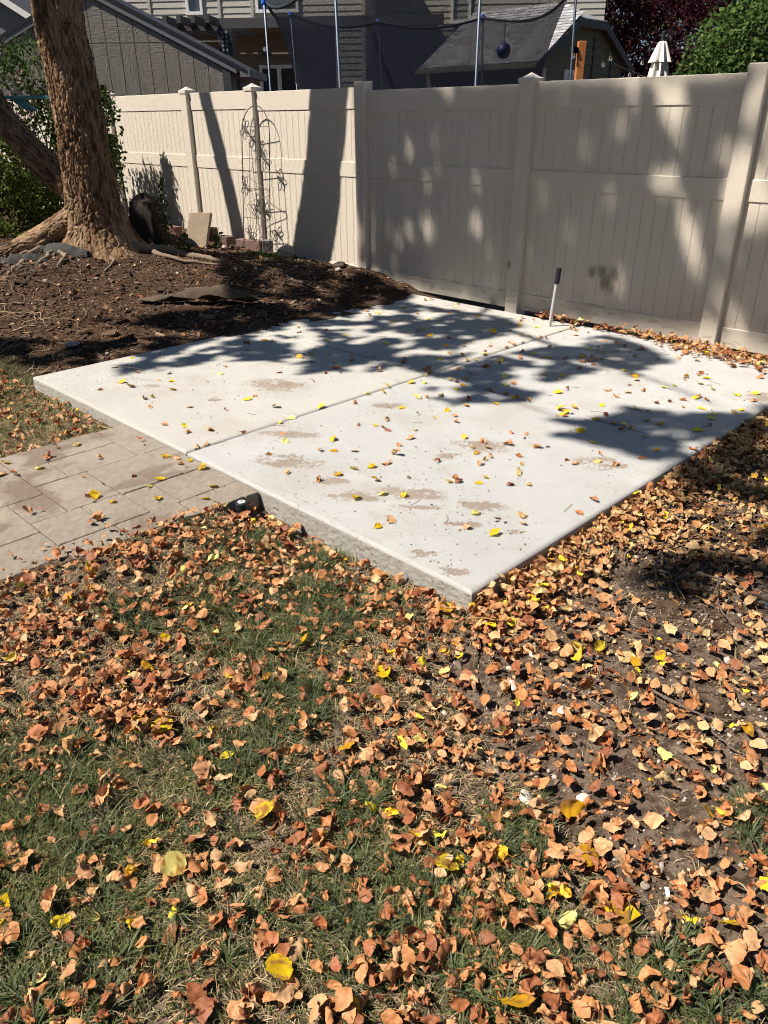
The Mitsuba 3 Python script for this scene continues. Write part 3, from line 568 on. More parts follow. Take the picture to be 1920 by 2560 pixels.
for p0, p1 in ((A0, A1), (A1, A2), (A2, A3)):
    p0, p1 = np.array(p0) + [.012, 0, -.03], np.array(p1) + [.012, 0, -.03]; d = p1 - p0
    v = np.array([p0, p1, p1 - [0, 0, .16], p0 - [0, 0, .16], p0 - [.03, 0, 0], p1 - [.03, 0, 0], p1 - [.03, 0, .16], p0 - [.03, 0, .16]])
    part(h2, 'fascia', (v, np.array([[0, 3, 2, 1], [4, 5, 6, 7], [3, 7, 6, 2], [0, 1, 5, 4]])), 'm_trim_dark')
part(h2, 'gutter', box(X2 - 3.6, X2 + .2, ya - ov - .1, ya - ov + .01, A0[2] - .12, A0[2] - .02), 'm_siding_dark')
part(h2, 'downspout', box(X2 + .02, X2 + .09, ya + .05, ya + .15, -.1, 2.55), 'm_siding')
for y in (18.0, 18.9): part(h2, 'trim_board', box(X2 + .015, X2 + .04, y, y + .06, -.1, 3.3), 'm_trim_dark')
w = part(h2, 'window', (np.vstack([box(X2 - .02, X2 + .05, a, b, c, d)[0] for a, b, c, d in ((16.75, 16.83, .9, 2.56), (17.28, 17.36, .9, 2.56), (16.83, 17.28, 2.47, 2.56), (16.83, 17.28, .9, 1.0))]), np.vstack([BF + 8 * i for i in range(4)])), 'm_white')
part(w, 'pane', (np.array([(X2 + .025, 16.83, 1.0), (X2 + .025, 17.28, 1.0), (X2 + .025, 17.28, 2.47), (X2 + .025, 16.83, 2.47)]), np.array([[0, 1, 2, 3]])), 'm_glass')
part(w, 'blind', (np.array([(X2 + .02, 16.83, 1.0), (X2 + .02, 17.28, 1.0), (X2 + .02, 17.28, 2.47), (X2 + .02, 16.83, 2.47)]) + [.001, 0, 0], np.array([[0, 1, 2, 3]])), 'm_black')

own = thing('rear_house', 'two-storey tan house behind the viewpoint, closing the garden', 'house')
part(own, 'wall', box(-11, 9, -15, -7.2, -.2, 5.2), 'm_siding_dark')
v = np.array([(x, y, z) for x in (-11.5, 9.5) for y, z in ((-6.7, 5.0), (-11.1, 7.4), (-15.5, 5.0))]); part(own, 'roof', (v, np.array([[0, 3, 4], [0, 4, 1], [1, 4, 5], [1, 5, 2], [0, 1, 2], [3, 5, 4], [0, 2, 5], [0, 5, 3]])), 'm_trim_dark')
for a, b, c, d in ((-8, -6.4, .9, 2.2), (-3.2, -1.2, 0, 2.1), (3, 5, .9, 2.2), (-7.5, -6.3, 3.4, 4.6), (2.5, 4, 3.4, 4.6)):
    w = part(own, 'window', (np.vstack([box(a, a + .08, -7.23, -7.14, c, d)[0], box(b - .08, b, -7.23, -7.14, c, d)[0], box(a + .08, b - .08, -7.23, -7.14, d - .08, d)[0], box(a + .08, b - .08, -7.23, -7.14, c, c + .08)[0]]), np.vstack([BF + 8 * i for i in range(4)])), 'm_white')
    part(w, 'pane', (np.array([(a + .08, -7.18, c + .08), (b - .08, -7.18, c + .08), (b - .08, -7.18, d - .08), (a + .08, -7.18, d - .08)]), np.array([[0, 1, 2, 3]])), 'm_black')
h3 = thing('far_house', 'grey gabled house roof with white trim at the far left edge', 'house')
H3 = lambda v: xf(v, (-27.6, 11.1, 0), E_, Nn)
v = np.array([(q, d, zz) for d in (0, 6) for q, zz in ((-6, -.2), (0.6, -.2), (.6, 4.1), (-2.6, 6.0), (-6, 4.1))], float)
part(h3, 'wall', (H3(v), np.array([[0, 1, 2], [0, 2, 4], [2, 3, 4], [1, 6, 7], [1, 7, 2]])), 'm_grey_trim')
for a, b in (((-2.6, 6.2), (1.0, 4.05)), ((-6.2, 4.05), (-2.6, 6.2))):
    v = np.array([(q, d, zz + o) for d in (-.4, 6.4) for (q, zz), o in ((a, 0), (b, 0), (b, .09), (a, .09))]); ff = np.array([[0, 1, 2, 3], [4, 7, 6, 5], [0, 4, 5, 1], [3, 2, 6, 7], [1, 5, 6, 2]])
    part(h3, 'roof', (H3(v), ff), 'm_trim_dark')
    v = np.array([(q, d, zz + o) for d in (-.43, -.40) for (q, zz), o in ((a, -.16), (b, -.16), (b, .05), (a, .05))]); part(h3, 'fascia', (H3(v), ff), 'm_white')

# ------------------------------------------------------------------ trampoline
tramp = thing('trampoline', 'round trampoline with black safety net and blue-capped steel poles', 'trampoline')
CT = np.array([-7.12, 7.49, 0]); 
PT = [((-8.63, 5.99), (-9.0, 6.26), 2.99, 1), ((-6.36, 5.27), (-6.7, 5.53), 3.15, 1), ((-5.14, 6.34), (-5.4, 6.68), 3.15, 1), ((-5.52, 8.98), (-5.8, 9.35), 3.15, 1), ((-9.51, 7.22), (-9.97, 7.54), 2.99, 0), ((-9.18, 8.85), (-9.59, 9.17), 2.97, 0), ((-7.91, 9.99), (-8.26, 10.37), 3.02, 0)]
tops = []
for (bx_, by), (tx, ty), zt, near in PT:
    d = np.array([tx - bx_, ty - by]); t0 = np.array([bx_, by]) - d * 1.55
    p0 = np.array([bx_, by, 0]) - np.r_[d * .35, 0]; p0[2] = .0; p1 = np.array([bx_ + d[0] * .9, by + d[1] * .9, zt])
    pm = np.array([bx_, by, 1.85])
    k = part(tramp, 'pole', tube([np.r_[pm[:2] - d * .5, 0], pm, np.r_[pm[:2] + d * .98, zt - .02]], .019 if near else .017, 10), 'm_steel', True)
    tp_ = np.r_[pm[:2] + d, zt]; tops.append(tp_)
    part(k, 'cap', lathe([(0, .05), (.03, .045), (.042, .01), (.042, -.03), (.03, -.045), (.026, -.10), (0, -.10)], 14, tp_), 'm_blue', 40)
ang = np.array([math.atan2(*(t[:2] - CT[:2])[::-1]) for t in tops]); o = np.argsort(ang); tops = np.array(tops)[o]; ang = ang[o]
na = 240; th = np.linspace(-np.pi, np.pi, na + 1)
an = np.r_[ang - 2 * np.pi, ang, ang + 2 * np.pi]; rr = np.tile(np.linalg.norm(tops[:, :2] - CT[:2], axis=1), 3); zz = np.tile(tops[:, 2], 3)
i0 = np.searchsorted(an, th, 'right') - 1; fr_ = (th - an[i0]) / (an[i0 + 1] - an[i0])
sag = 4 * fr_ * (1 - fr_)
wide = np.clip((an[i0 + 1] - an[i0]) / 1.0, .5, 1.4)
Rt = rr[i0] * (1 - fr_) + rr[i0 + 1] * fr_ - .18 * sag * wide - .04; Zt = zz[i0] * (1 - fr_) + zz[i0 + 1] * fr_ - .20 * sag * wide
nl = 24; tl = np.linspace(0, 1, nl)
Rb = 1.66
RR = Rb + (Rt[None, :] - Rb) * (tl[:, None] ** 2.2); ZZ = .9 + (Zt[None, :] - .9) * tl[:, None]
v = np.stack([CT[0] + RR * np.cos(th), CT[1] + RR * np.sin(th), ZZ], -1).reshape(-1, 3)
i, j = np.meshgrid(np.arange(nl - 1), np.arange(na), indexing='ij'); m = na + 1
part(tramp, 'net', (v, np.stack([i * m + j, i * m + j + 1, (i + 1) * m + j + 1, (i + 1) * m + j], -1).reshape(-1, 4)), 'm_net', True)
top = np.stack([CT[0] + Rt * np.cos(th), CT[1] + Rt * np.sin(th), Zt], -1); part(tramp, 'rim_band', tube(top, .022, 6, False), 'm_black', True)
for t in tops: 
    k = np.argmin(np.linalg.norm(top - t, axis=1)); part(tramp, 'strap', tube([t + [0, 0, -.04], (t + top[k]) / 2 - [0, 0, .05], top[k]], .008, 5), 'm_black')
part(tramp, 'jumping_mat', lathe([(0, .88), (1.62, .9), (1.64, .88), (0, .86)], 48, (CT[0], CT[1], 0)), 'm_black')
part(tramp, 'frame', tube([(CT[0] + 2.0 * math.cos(a), CT[1] + 2.0 * math.sin(a), .88) for a in np.linspace(0, 2 * np.pi, 49)], .03, 8, False), 'm_steel', True)
part(tramp, 'spring_pad', lathe([(1.62, .93), (2.05, .92), (2.05, .89), (1.62, .90)], 48, (CT[0], CT[1], 0)), 'm_blue')
ball = thing('hanging_ball', 'dark blue ball hanging from the trampoline net rim', 'ball')
part(ball, 'ball', lathe([(.0, .13)] + [(.115 * math.sin(a), .115 * math.cos(a)) for a in np.linspace(.3, np.pi - .01, 12)], 18, (-7.32, 9.75, 2.46)), 'm_navy', 60)
part(ball, 'cord', tube([(-7.32, 9.75, 2.56), (-7.32, 9.75, 2.68), (-7.30, 9.74, 2.86)], .008, 5), 'm_black')

# ------------------------------------------------------------------ patio umbrella, lit-string post
umb = thing('patio_umbrella', 'closed off-white patio umbrella standing beyond the fence', 'umbrella')
U0 = np.array([-5.86, 12.24, 0]); na = 48; th = np.arange(na) * 2 * np.pi / na
def pleat(prof, amp, ph):
    r = np.array([[a * (1 + amp * np.cos(8 * t + ph) * k) for t in th] for a, _, k in prof])
    z = np.array([p[1] for p in prof])[:, None] + 0 * r
    v = np.stack([U0[0] + r * np.cos(th), U0[1] + r * np.sin(th), z], -1).reshape(-1, 3)
    n = len(prof); i, j = np.meshgrid(np.arange(n - 1), np.arange(na), indexing='ij'); j2 = (j + 1) % na
    return v, np.stack([i * na + j, i * na + j2, (i + 1) * na + j2, (i + 1) * na + j], -1).reshape(-1, 4)
part(umb, 'canopy', pleat([(.02, 2.645, 0), (.07, 2.62, .4), (.11, 2.50, .8), (.155, 2.36, 1.0), (.165, 2.33, 1.2)], .22, 0), 'm_cloth', 40)
part(umb, 'canopy', pleat([(.10, 2.40, .8), (.13, 2.2, 1), (.16, 2.0, 1), (.175, 1.7, 1), (.15, 1.45, 1), (.10, 1.4, 1)], .25, 1.2), 'm_cloth', 40)
part(umb, 'finial', lathe([(0, 2.78), (.03, 2.77), (.035, 2.66), (.03, 2.63), (0, 2.63)], 12, (U0[0], U0[1], 0)), 'm_black', 40)
part(umb, 'pole', tube([U0 + [0, 0, -.1], U0 + [0, 0, 2.6]], .022, 10), 'm_black', True)
wp = thing('wooden_light_post', 'orange-stained square wooden post rising behind the fence', 'post')
part(wp, 'post', (lambda m: (xf(m[0], (-4.69, 7.86, 0), (.71, .70, 0), (-.70, .71, 0)), m[1]))(cbox(-.047, .047, -.047, .047, -.1, 2.34, .004)), 'm_wood', 25)
part(wp, 'hook', lathe([(0, .03), (.03, .02), (.035, 0), (.03, -.04), (0, -.05)], 10, (-4.72, 7.78, 2.25)), 'm_steel', 40)
sl = thing('string_lights', 'black cable of clear string-light bulbs sloping down from the wooden post', 'string lights')
wpts = spline([(-4.70, 7.80, 2.27), (-4.86, 8.5, 2.24), (-5.21, 9.61, 2.18), (-5.58, 10.81, 2.14), (-5.95, 12.0, 2.10), (-6.3, 13.0, 2.09), (-6.9, 15, 2.12)], 60)
part(sl, 'cable', tube(wpts, .008, 5), 'm_black')
for bp, dz in (((-5.02, 8.98, 2.14), -1), ((-4.97, 9.07, 2.215), 1), ((-5.55, 10.7, 2.09), -1), ((-5.79, 11.5, 2.29), 1), ((-5.72, 11.3, 2.07), -1), ((-4.73, 7.76, 2.18), -1)):
    kb = part(sl, 'bulb', lathe([(0, -.035), (.02, -.028), (.028, -.008), (.022, .018), (.012, .03)], 12, bp), 'm_bulb', 60)
    part(kb, 'socket', lathe([(.012, .03), (.015, .035), (.015, .07), (.0, .072)], 10, bp), 'm_black')

# ------------------------------------------------------------------ foliage beyond and beside
def blob_points(rng, blobs, n, hollow=.5):
    b = np.array(blobs, float); vol = b[:, 3] * b[:, 4] * b[:, 5]; k = rng.choice(len(b), n, p=vol ** .75 / (vol ** .75).sum())
    d = rng.normal(0, 1, (n, 3)); d /= np.linalg.norm(d, axis=1, keepdims=True)
    r = (hollow + (1 - hollow) * rng.uniform(0, 1, n) ** .6)
    r *= 1 + .25 * (meshkit.fbm(d * 2.5 + k[:, None] * 3.1, 3, 9) - .5) * 2
    return b[k, :3] + d * r[:, None] * b[k, 3:6], d
def foliage(key, name, rng, blobs, n, size, cols, flat=.35, hollow=.45, thin=True, clump=0.0):
    p, d = blob_points(rng, blobs, n, hollow)
    if clump:
        c = meshkit.fbm(p * clump, 2, 13); keep = c > .42; p, d = p[keep], d[keep]
    v, f, c = leaf_quads(p, size, rng, tint(rng, len(p), cols, .28), flat, d * .6 + [0, 0, .6])
    part(key, name, (v, f), 'm_leaf', color=c)
def stems(key, rng, base, n, spread, hgt, r0=.015, col=(.16, .12, .085), name='stem'):
    for i in range(n):
        a = rng.uniform(0, 2 * np.pi); e = np.array([math.cos(a), math.sin(a)]) * spread * rng.uniform(.3, 1); h_ = hgt * rng.uniform(.7, 1.1)
        b = np.array(base) + np.r_[e * .15, 0]
        q = spline([b, b + np.r_[e * .45, h_ * .45], b + np.r_[e, h_]], 10); q[:, :2] += (meshkit.noise(q * 5 + i, 3)[:, None] - .5) * .1
        v, f = tube(q, np.linspace(r0, r0 * .35, 10), 6); part(key, name, (v, f), 'm_vcol', True, color=np.broadcast_to(col, (len(v), 3)))
rng = np.random.default_rng(21)
plum = thing('purple_leaf_tree', 'wide dark purple-leaved tree behind the outbuilding', 'tree')
PB = [(-10.6, 18.0, 2.6, 1.6, 1.6, 1.5), (-9.6, 19.2, 3.2, 1.7, 1.7, 1.7), (-10.4, 19.0, 4.6, 2.0, 1.8, 1.4), (-8.6, 20.2, 3.0, 1.4, 1.4, 1.4), (-12, 19.5, 4.3, 1.7, 1.7, 1.4), (-11.6, 20.5, 5.6, 2.2, 2, 1.3), (-9.0, 20.5, 4.6, 1.5, 1.5, 1.2), (-8.9, 19.0, 2.0, 1.2, 1.2, 1.0), (-10, 18.2, 1.5, 1.2, 1.2, .9)]
PB = [(a - 2.7, b + 4.9, c * 1.12, d * 1.28, e * 1.1, f * 1.2) for a, b, c, d, e, f in PB + [(-11, 21.5, 3.0, 3.2, 1.2, 2.4), (-9, 21.6, 4.2, 2.4, 1.2, 2.2)]]
foliage(plum, 'crown', rng, PB, 60000, .10, [(.055, .014, .022), (.085, .022, .032), (.04, .012, .02), (.10, .04, .045)], clump=1.9)
stems(plum, rng, (-12.7, 24.2, -.1), 5, 1.5, 4.2, .09, name='trunk')
shr = thing('green_shrub', 'tall bright green leafy shrub at the right beyond the fence', 'shrub')
GB = [(-4.5, 11.1, 1.7, .62, .7, .7), (-4.25, 11.5, 2.45, .62, .7, .55), (-4.2, 11.6, 2.3, .9, .9, .8), (-3.9, 12.2, 3.0, 1.0, 1.0, .8), (-4.35, 12.2, 3.1, .5, .6, .45), (-3.2, 12.4, 2.4, 1.2, 1.2, 1.2), (-3.4, 12.6, 3.6, .9, .9, .7), (-4.3, 11.0, 1.3, 1, 1, .8), (-3.2, 11.6, 1.6, 1.1, 1, .9)]
foliage(shr, 'crown', rng, GB, 24000, .085, [(.10, .17, .045), (.07, .125, .035), (.14, .19, .06), (.055, .10, .03)], clump=2.2)
stems(shr, rng, (-4.1, 11.8, -.1), 8, .9, 2.7, .025)
for i, (nm, lab, blobs, n, sz, cols, tr_) in enumerate([
    ('far_tree', 'tall hazy grey-green tree far behind the purple tree', [(-13, 27, 4.5, 3, 3, 2.6), (-10, 28, 5.2, 2.6, 2.6, 2.6), (-8, 29, 4, 2.6, 2.6, 2.4), (-11.5, 28, 2.2, 4, 2, 2)], 16000, .16, [(.10, .13, .05), (.16, .17, .08), (.07, .095, .04)], (-11, 28, -.1)),
    ('far_tree', 'dark green conifer-like tree behind the bright green shrub', [(-6.2, 21, 3.3, 1.2, 1.2, 2.4), (-4.5, 21, 4.4, 1.8, 1.6, 1.8), (-2.5, 20, 4, 2, 2, 2.2), (-4, 21, 2, 3, 1.4, 1.8)], 12000, .13, [(.05, .085, .03), (.09, .13, .05), (.12, .14, .06)], (-4, 21, -.1)),
    ('far_tree', 'dark leafy tree above the far grey roof at the left', [(-36, 15, 6.5, 4, 4, 2.6), (-31, 20, 7, 4, 4, 3), (-40, 10, 7, 4, 4, 3), (-27, 24, 6.5, 4, 3, 3)], 14000, .22, [(.045, .06, .025), (.07, .09, .03), (.10, .04, .045)], (-34, 16, -.1)),
    ('far_tree', 'tall green tree rising behind the neighbour house', [(-22, 27, 5.5, 4, 3, 3), (-18, 30, 6, 4, 3, 3)], 9000, .2, [(.06, .09, .03), (.1, .12, .05)], (-20, 29, -.1))]):
    k = thing(nm, lab, 'tree'); foliage(k, 'crown', rng, blobs, n, sz, cols, clump=.9); stems(k, rng, tr_, 3, 1.8, 5, .15, name='trunk')

bush = thing('flowering_bush', 'tall bush with pink flowers behind the trunk at the left', 'bush')
BB = [(-9.1, 2.35, 1.75, .45, .45, .5), (-9.0, 2.7, 2.0, .4, .4, .4), (-8.75, 2.9, 1.55, .45, .4, .5), (-9.3, 2.2, 1.2, .5, .5, .5), (-8.6, 3.0, 1.1, .4, .4, .5), (-9.5, 2.1, 2.3, .4, .4, .35), (-8.35, 3.2, 1.5, .22, .2, .38), (-8.3, 3.25, 1.1, .15, .15, .25), (-8.9, 2.6, .7, .5, .5, .5)]
foliage(bush, 'crown', rng, BB + [(-9.6, 2.9, 1.0, .5, .4, .8), (-9.0, 3.3, .9, .5, .3, .7)], 13000, .055, [(.07, .11, .035), (.10, .14, .05), (.05, .08, .03)], clump=3.2)
stems(bush, rng, (-8.9, 2.6, .2), 12, .55, 2.0, .013)
p, d = blob_points(rng, [(-9.2, 2.3, 1.8, .4, .4, .5), (-9.3, 2.2, 2.2, .3, .3, .3), (-8.9, 2.7, 1.5, .35, .35, .4)], 150, .8)
v, f, c = leaf_quads(p, .055, rng, tint(rng, len(p), [(.55, .26, .42), (.62, .36, .52)]), .3, d); part(bush, 'flower', (v, f), 'm_leaf', color=c, kind='stuff')
sh2 = thing('low_green_shrub', 'dense sunlit green shrub low at the left edge behind the limb', 'shrub')
LB = [(-8.2, 1.5, .75, .5, .5, .5), (-8.6, 2.0, 1.0, .5, .5, .5), (-8.1, 1.3, .45, .45, .4, .35), (-7.9, 1.9, .55, .35, .4, .4), (-8.7, 1.3, .9, .5, .5, .5), (-8.3, 2.3, .6, .4, .4, .4), (-9.2, 1.2, 1.0, .6, .6, .6)]
foliage(sh2, 'crown', rng, LB + [(-8.9, 2.2, .8, .5, .4, .6)], 14000, .05, [(.12, .16, .03), (.09, .13, .03), (.15, .17, .045), (.06, .09, .025)], clump=3.5)
stems(sh2, rng, (-8.3, 1.7, .2), 9, .5, 1.0, .01)

# ------------------------------------------------------------------ small garden things
beam = thing('teal_beam', 'weathered teal board bolted across the leaning limb', 'board')
bd = np.array([.71, .704, 0]); bn = np.array([-.704, .71, 0])
part(beam, 'board', (xf(box(-1.0, .62, -.05, .05, 1.69, 1.722)[0], (-7.8, 1.81, 0), bd, bn), BF), 'm_teal')
v = np.array([(a, d, z) for d in (-.025, .025) for a, z in ((.10, 1.69), (.22, 1.69), (.34, 1.585), (.24, 1.585))]); part(beam, 'bracket', (xf(v, (-7.8, 1.81, 0), bd, bn), np.array([[0, 1, 2, 3], [4, 7, 6, 5], [0, 3, 7, 4], [1, 5, 6, 2], [3, 2, 6, 7], [0, 4, 5, 1]])), 'm_teal')

stump = thing('dark_stump', 'blackened old stump in shadow right behind the big trunk', 'stump')
th = np.linspace(0, 2 * np.pi, 41)[:-1]; rr_ = []
for z, r in ((.1, .42), (.25, .36), (.45, .31), (.62, .28), (.72, .22), (.76, .1), (.77, .0)): rr_.append([(-6.62 + r * math.cos(t) * (1 + .12 * math.sin(5 * t + z * 4)), 2.74 + r * math.sin(t) * (1 + .12 * math.sin(5 * t + z * 4)), z + .02 * math.sin(3 * t)) for t in th])
v = np.array(sum(rr_, [])); v[:, :2] = (v[:, :2] - [-6.62, 2.74]) * .62 + [-6.62, 2.62]; n = len(th); i, j = np.meshgrid(np.arange(6), np.arange(n), indexing='ij'); j2 = (j + 1) % n
f = np.stack([i * n + j, i * n + j2, (i + 1) * n + j2, (i + 1) * n + j], -1).reshape(-1, 4); f = np.vstack([f[:, [0, 1, 2]], f[:, [0, 2, 3]]])
mm = trimesh.Trimesh(v, f, process=False).subdivide(); vv = mm.vertices; vv = vv + (meshkit.fbm(vv * [14, 14, 5], 3, 8)[:, None] - .5) * .07 * (vv - [-6.62, 2.74, .4]) / .3
put(stump, (vv, mm.faces), 'm_vcol', True, color=np.broadcast_to([.032, .024, .02], (len(vv), 3)))

plank = thing('stone_plank', 'tan slab leaning upright against bricks by the fence', 'slab')
pv, pf = cbox(-.125, .125, -.03, .03, 0, .37, .006); lean = math.radians(22)
pm_ = trimesh.Trimesh(pv, pf, process=False).subdivide().subdivide(); pv = pm_.vertices + (meshkit.fbm(pm_.vertices * 30, 3, 2)[:, None] - .5) * .004
pv2 = np.c_[pv[:, 0] + pv[:, 2] * .12, pv[:, 1] * math.cos(lean) + pv[:, 2] * math.sin(lean), pv[:, 2] * math.cos(lean) - pv[:, 1] * math.sin(lean)]
put(plank, (xf(pv2, (-6.37, 3.04, gz(-6.37, 3.04) - .02), (.80, .60, 0), (-.60, .80, 0)), pm_.faces), 'm_vcol', color=np.array([.30, .235, .165]) * (.75 + .5 * meshkit.fbm(pv * 35, 3, 6)[:, None]))
def brick(loc, rz, lab, sz=(.20, .10, .06), col=(.17, .095, .075), grp=None):
    k = thing('brick', lab, 'brick', grp); v, f = cbox(-sz[0] / 2, sz[0] / 2, -sz[1] / 2, sz[1] / 2, 0, sz[2], .006)
    m = trimesh.Trimesh(v, f, process=False).subdivide().subdivide(); vv = m.vertices + (meshkit.fbm(m.vertices * 40, 3, 2)[:, None] - .5) * .008
    c_, s_ = math.cos(rz), math.sin(rz); loc = np.array(loc, float)
    put(k, (xf(vv, loc, (c_, s_, 0), (-s_, c_, 0)), m.faces), 'm_vcol', False, color=np.clip(np.array(col) * (.8 + .4 * meshkit.fbm(vv * 30, 2, 5)[:, None]), 0, 1))
def bz(x, y): return float(gz(x, y)) - .01
brick((-7.55, 3.45, bz(-7.55, 3.45)), .2, 'reddish brick lying left of the leaning slab', (.26, .12, .09)); brick((-6.78, 3.50, bz(-6.78, 3.5)), .5, 'reddish brick standing right of the leaning slab', (.16, .12, .17))
brick((-6.62, 3.60, bz(-6.62, 3.6)), .1, 'dark brick by the fence behind the leaning slab', (.2, .12, .10), (.12, .08, .07)); brick((-6.28, 3.66, bz(-6.28, 3.66)), .15, 'dark red brick lowest in the row left of the trellis', (.24, .12, .10), (.15, .095, .085))
brick((-6.05, 3.62, bz(-6.05, 3.62)), .3, 'pinkish brick stacked nearest the trellis foot', (.2, .1, .14), (.19, .12, .10)); brick((-5.88, 3.66, bz(-5.88, 3.66)), .9, 'grey block beside the trellis foot', (.12, .1, .15), (.16, .15, .14))

# trellis
tre = thing('wire_trellis', 'rusty arched wire trellis with dragonfly ornaments in front of the fence', 'trellis')
def TP(a, z):      # a: 0 left leg .. 1 right leg ; z height
    k = .07 + (1.55 - z) * .085
    return np.array([-6.215 + a * .445, 3.79 - k - .03 * (1 - a), z])
arch = [TP(.5 - .5 * math.cos(t), 1.36 + .26 * math.sin(t)) for t in np.linspace(0, np.pi, 21)]
part(tre, 'arch', tube(np.vstack([[TP(0, .1)], [TP(0, .7)], arch, [TP(1, .7)], [TP(1, .1)]]), .0052, 6), 'm_iron', True)
for a in (.26, .5, .75): part(tre, 'upright', tube([TP(a, .1), TP(a, .8), TP(a, 1.30 if a != .5 else 1.45)], .0028, 5), 'm_iron')
for z in (1.42, 1.11, .81, .51, .27): part(tre, 'crossbar', tube([TP(0, z), TP(.5, z), TP(1, z)], .0036, 5), 'm_iron')
rt_ = np.random.default_rng(8)
def loop(c, a, L, W):
    t = np.linspace(0, 2 * np.pi, 13); ca, sa = math.cos(a), math.sin(a)
    u = L * (1 - np.cos(t)) / 2; w = W * np.sin(t)
    return [c + np.array([1, 0, 0]) * (x * ca - y * sa) + np.array([0, 0, 1]) * (x * sa + y * ca) + np.array([0, -.012, 0]) for x, y in zip(u, w)]
for a, z, rot in ((.14, 1.40, .3), (.88, 1.10, .9), (.12, .84, .6), (.55, .62, -.4), (.3, .33, 1.2)):
    c = TP(a, z); k = part(tre, 'dragonfly', tube([c + [-.045, -.012, .035], c + [.06, -.012, -.05]], .011, 6), 'm_iron', True)
    for q in (rot + .5, rot + 1.3, rot + 3.4, rot + 4.3, rot + 5.2): part(k, 'wing', tube(loop(c, q, .105, .026), .0038, 5, False), 'm_iron')
vine = thing('dead_vine', 'thin dead vine stems twined through the wire trellis', 'vine')
mb = MB()
for i in range(5):
    a0 = rt_.uniform(.1, .9); q = [TP(np.clip(a0 + rt_.normal(0, .07) * j, 0, 1), .12 + j * .17) + rt_.normal(0, .012, 3) for j in range(rt_.integers(4, 8))]
    mb.add(*tube(spline(q, 22), .003, 4), c=(.20, .15, .11))
put(vine, mb.get(), 'm_vcol', True, color=mb.col())

# pipe standing at the back of the slab
pipe = thing('grey_pipe', 'grey plastic pipe stub standing at the back of the slab', 'pipe')
pb, ptop = np.array([-1.985, 3.46, -.05]), np.array([-1.953, 3.475, .455]); dpp = (ptop - pb) / np.linalg.norm(ptop - pb)
part(pipe, 'pipe', tube([pb, pb + dpp * .42], .0135, 18), 'm_pvc', 40); part(pipe, 'coupling', tube([pb + dpp * .385, pb + dpp * .40, pb + dpp * .5], [.0165, .021, .021], 18, False), 'm_black', 40)
part(pipe, 'cap_rim', lathe([(.012, 0), (.021, 0), (.021, .004), (.012, .004)], 16, pb + dpp * .5), 'm_iron')

spr = thing('sprinkler_head', 'black pop-up sprinkler with white top in a hole beside the path', 'sprinkler')
so = np.array([-1.20, -.12, 0]); part(spr, 'body', lathe([(.0, -.2), (.024, -.2), (.024, -.055), (.029, -.05), (.030, -.022), (.027, -.018), (.0, -.018)], 24, so), 'm_black', 40)
part(spr, 'white_cap', lathe([(.0165, -.0185), (.0165, -.0155), (.015, -.0145), (.0, -.0145)], 20, so), 'm_white', 40)
q = [so + [r * math.cos(a), r * math.sin(a), -.0138] for a, r in zip(np.linspace(0, 9, 26), np.linspace(.002, .011, 26))]; part(spr, 'swirl_mark', tube(q, .0011, 4), 'm_black')

# sapling and weeds by the fence
def sprig(name, lab, cat, base, hgt, n, size, cols, lean=(0, 0), spread=.03, stem_r=.005):
    k = thing(name, lab, cat); base = np.array(base, float); q = spline([base, base + [lean[0] * .4, lean[1] * .4, hgt * .5], base + [lean[0], lean[1], hgt]], 14)
    v, f = tube(q, np.linspace(stem_r, stem_r * .4, 14), 5); part(k, 'stem', (v, f), 'm_vcol', True, color=np.broadcast_to([.12, .10, .06], (len(v), 3)))
    t = rng.uniform(.12, 1, n); a = rng.uniform(0, 6.28, n); p = np.array([np.interp(t, np.linspace(0, 1, 14), q[:, i]) for i in range(3)]).T
    p += np.c_[np.cos(a), np.sin(a), 0 * a] * (spread * rng.uniform(.3, 1, n) * (1.3 - t))[:, None]
    v, f, c = leaf_quads(p, size, rng, tint(rng, n, cols), .35); part(k, 'foliage', (v, f), 'm_leaf', color=c)
sprig('sapling', 'slender dark-leaved sapling right of the trunk by the fence', 'sapling', (-6.28, 2.62, .22), .74, 190, .042, [(.045, .065, .025), (.06, .085, .03)], (.03, .02), .09)
sprig('sapling', 'small leafy seedling left of the leaning slab', 'seedling', (-6.13, 2.74, .21), .20, 16, .09, [(.06, .10, .03), (.09, .13, .04)], (.02, 0), .09)
sprig('weed', 'small green weed beside the right of the leaning slab', 'weed', (-6.33, 3.28, .18), .24, 26, .06, [(.09, .14, .04)], (.05, .02), .08)
tall = thing('leafy_shoot', 'leafy shoot showing past the right of the trunk against the fence', 'shrub')
stems(tall, rng, (-8.45, 3.2, .25), 4, .12, 1.5, .008)
foliage(tall, 'crown', rng, [(-8.38, 3.22, 1.62, .13, .13, .26), (-8.42, 3.2, 1.2, .14, .13, .26), (-8.45, 3.15, 1.9, .09, .1, .18)], 620, .055, [(.09, .13, .04), (.07, .10, .03)], hollow=.2)
wd = thing('weed_clump', 'low bright green weeds under the trellis foot', 'weeds')
p = np.array([-5.55, 3.42, .14]) + rng.normal(0, 1, (420, 3)) * [.17, .10, .035]; p[:, 2] = np.maximum(p[:, 2], gz(p[:, 0], p[:, 1]) + .01)
v, f, c = leaf_quads(p, .035, rng, tint(rng, 420, [(.10, .17, .045), (.16, .2, .06)]), .3); put(wd, (v, f), 'm_leaf', color=c)

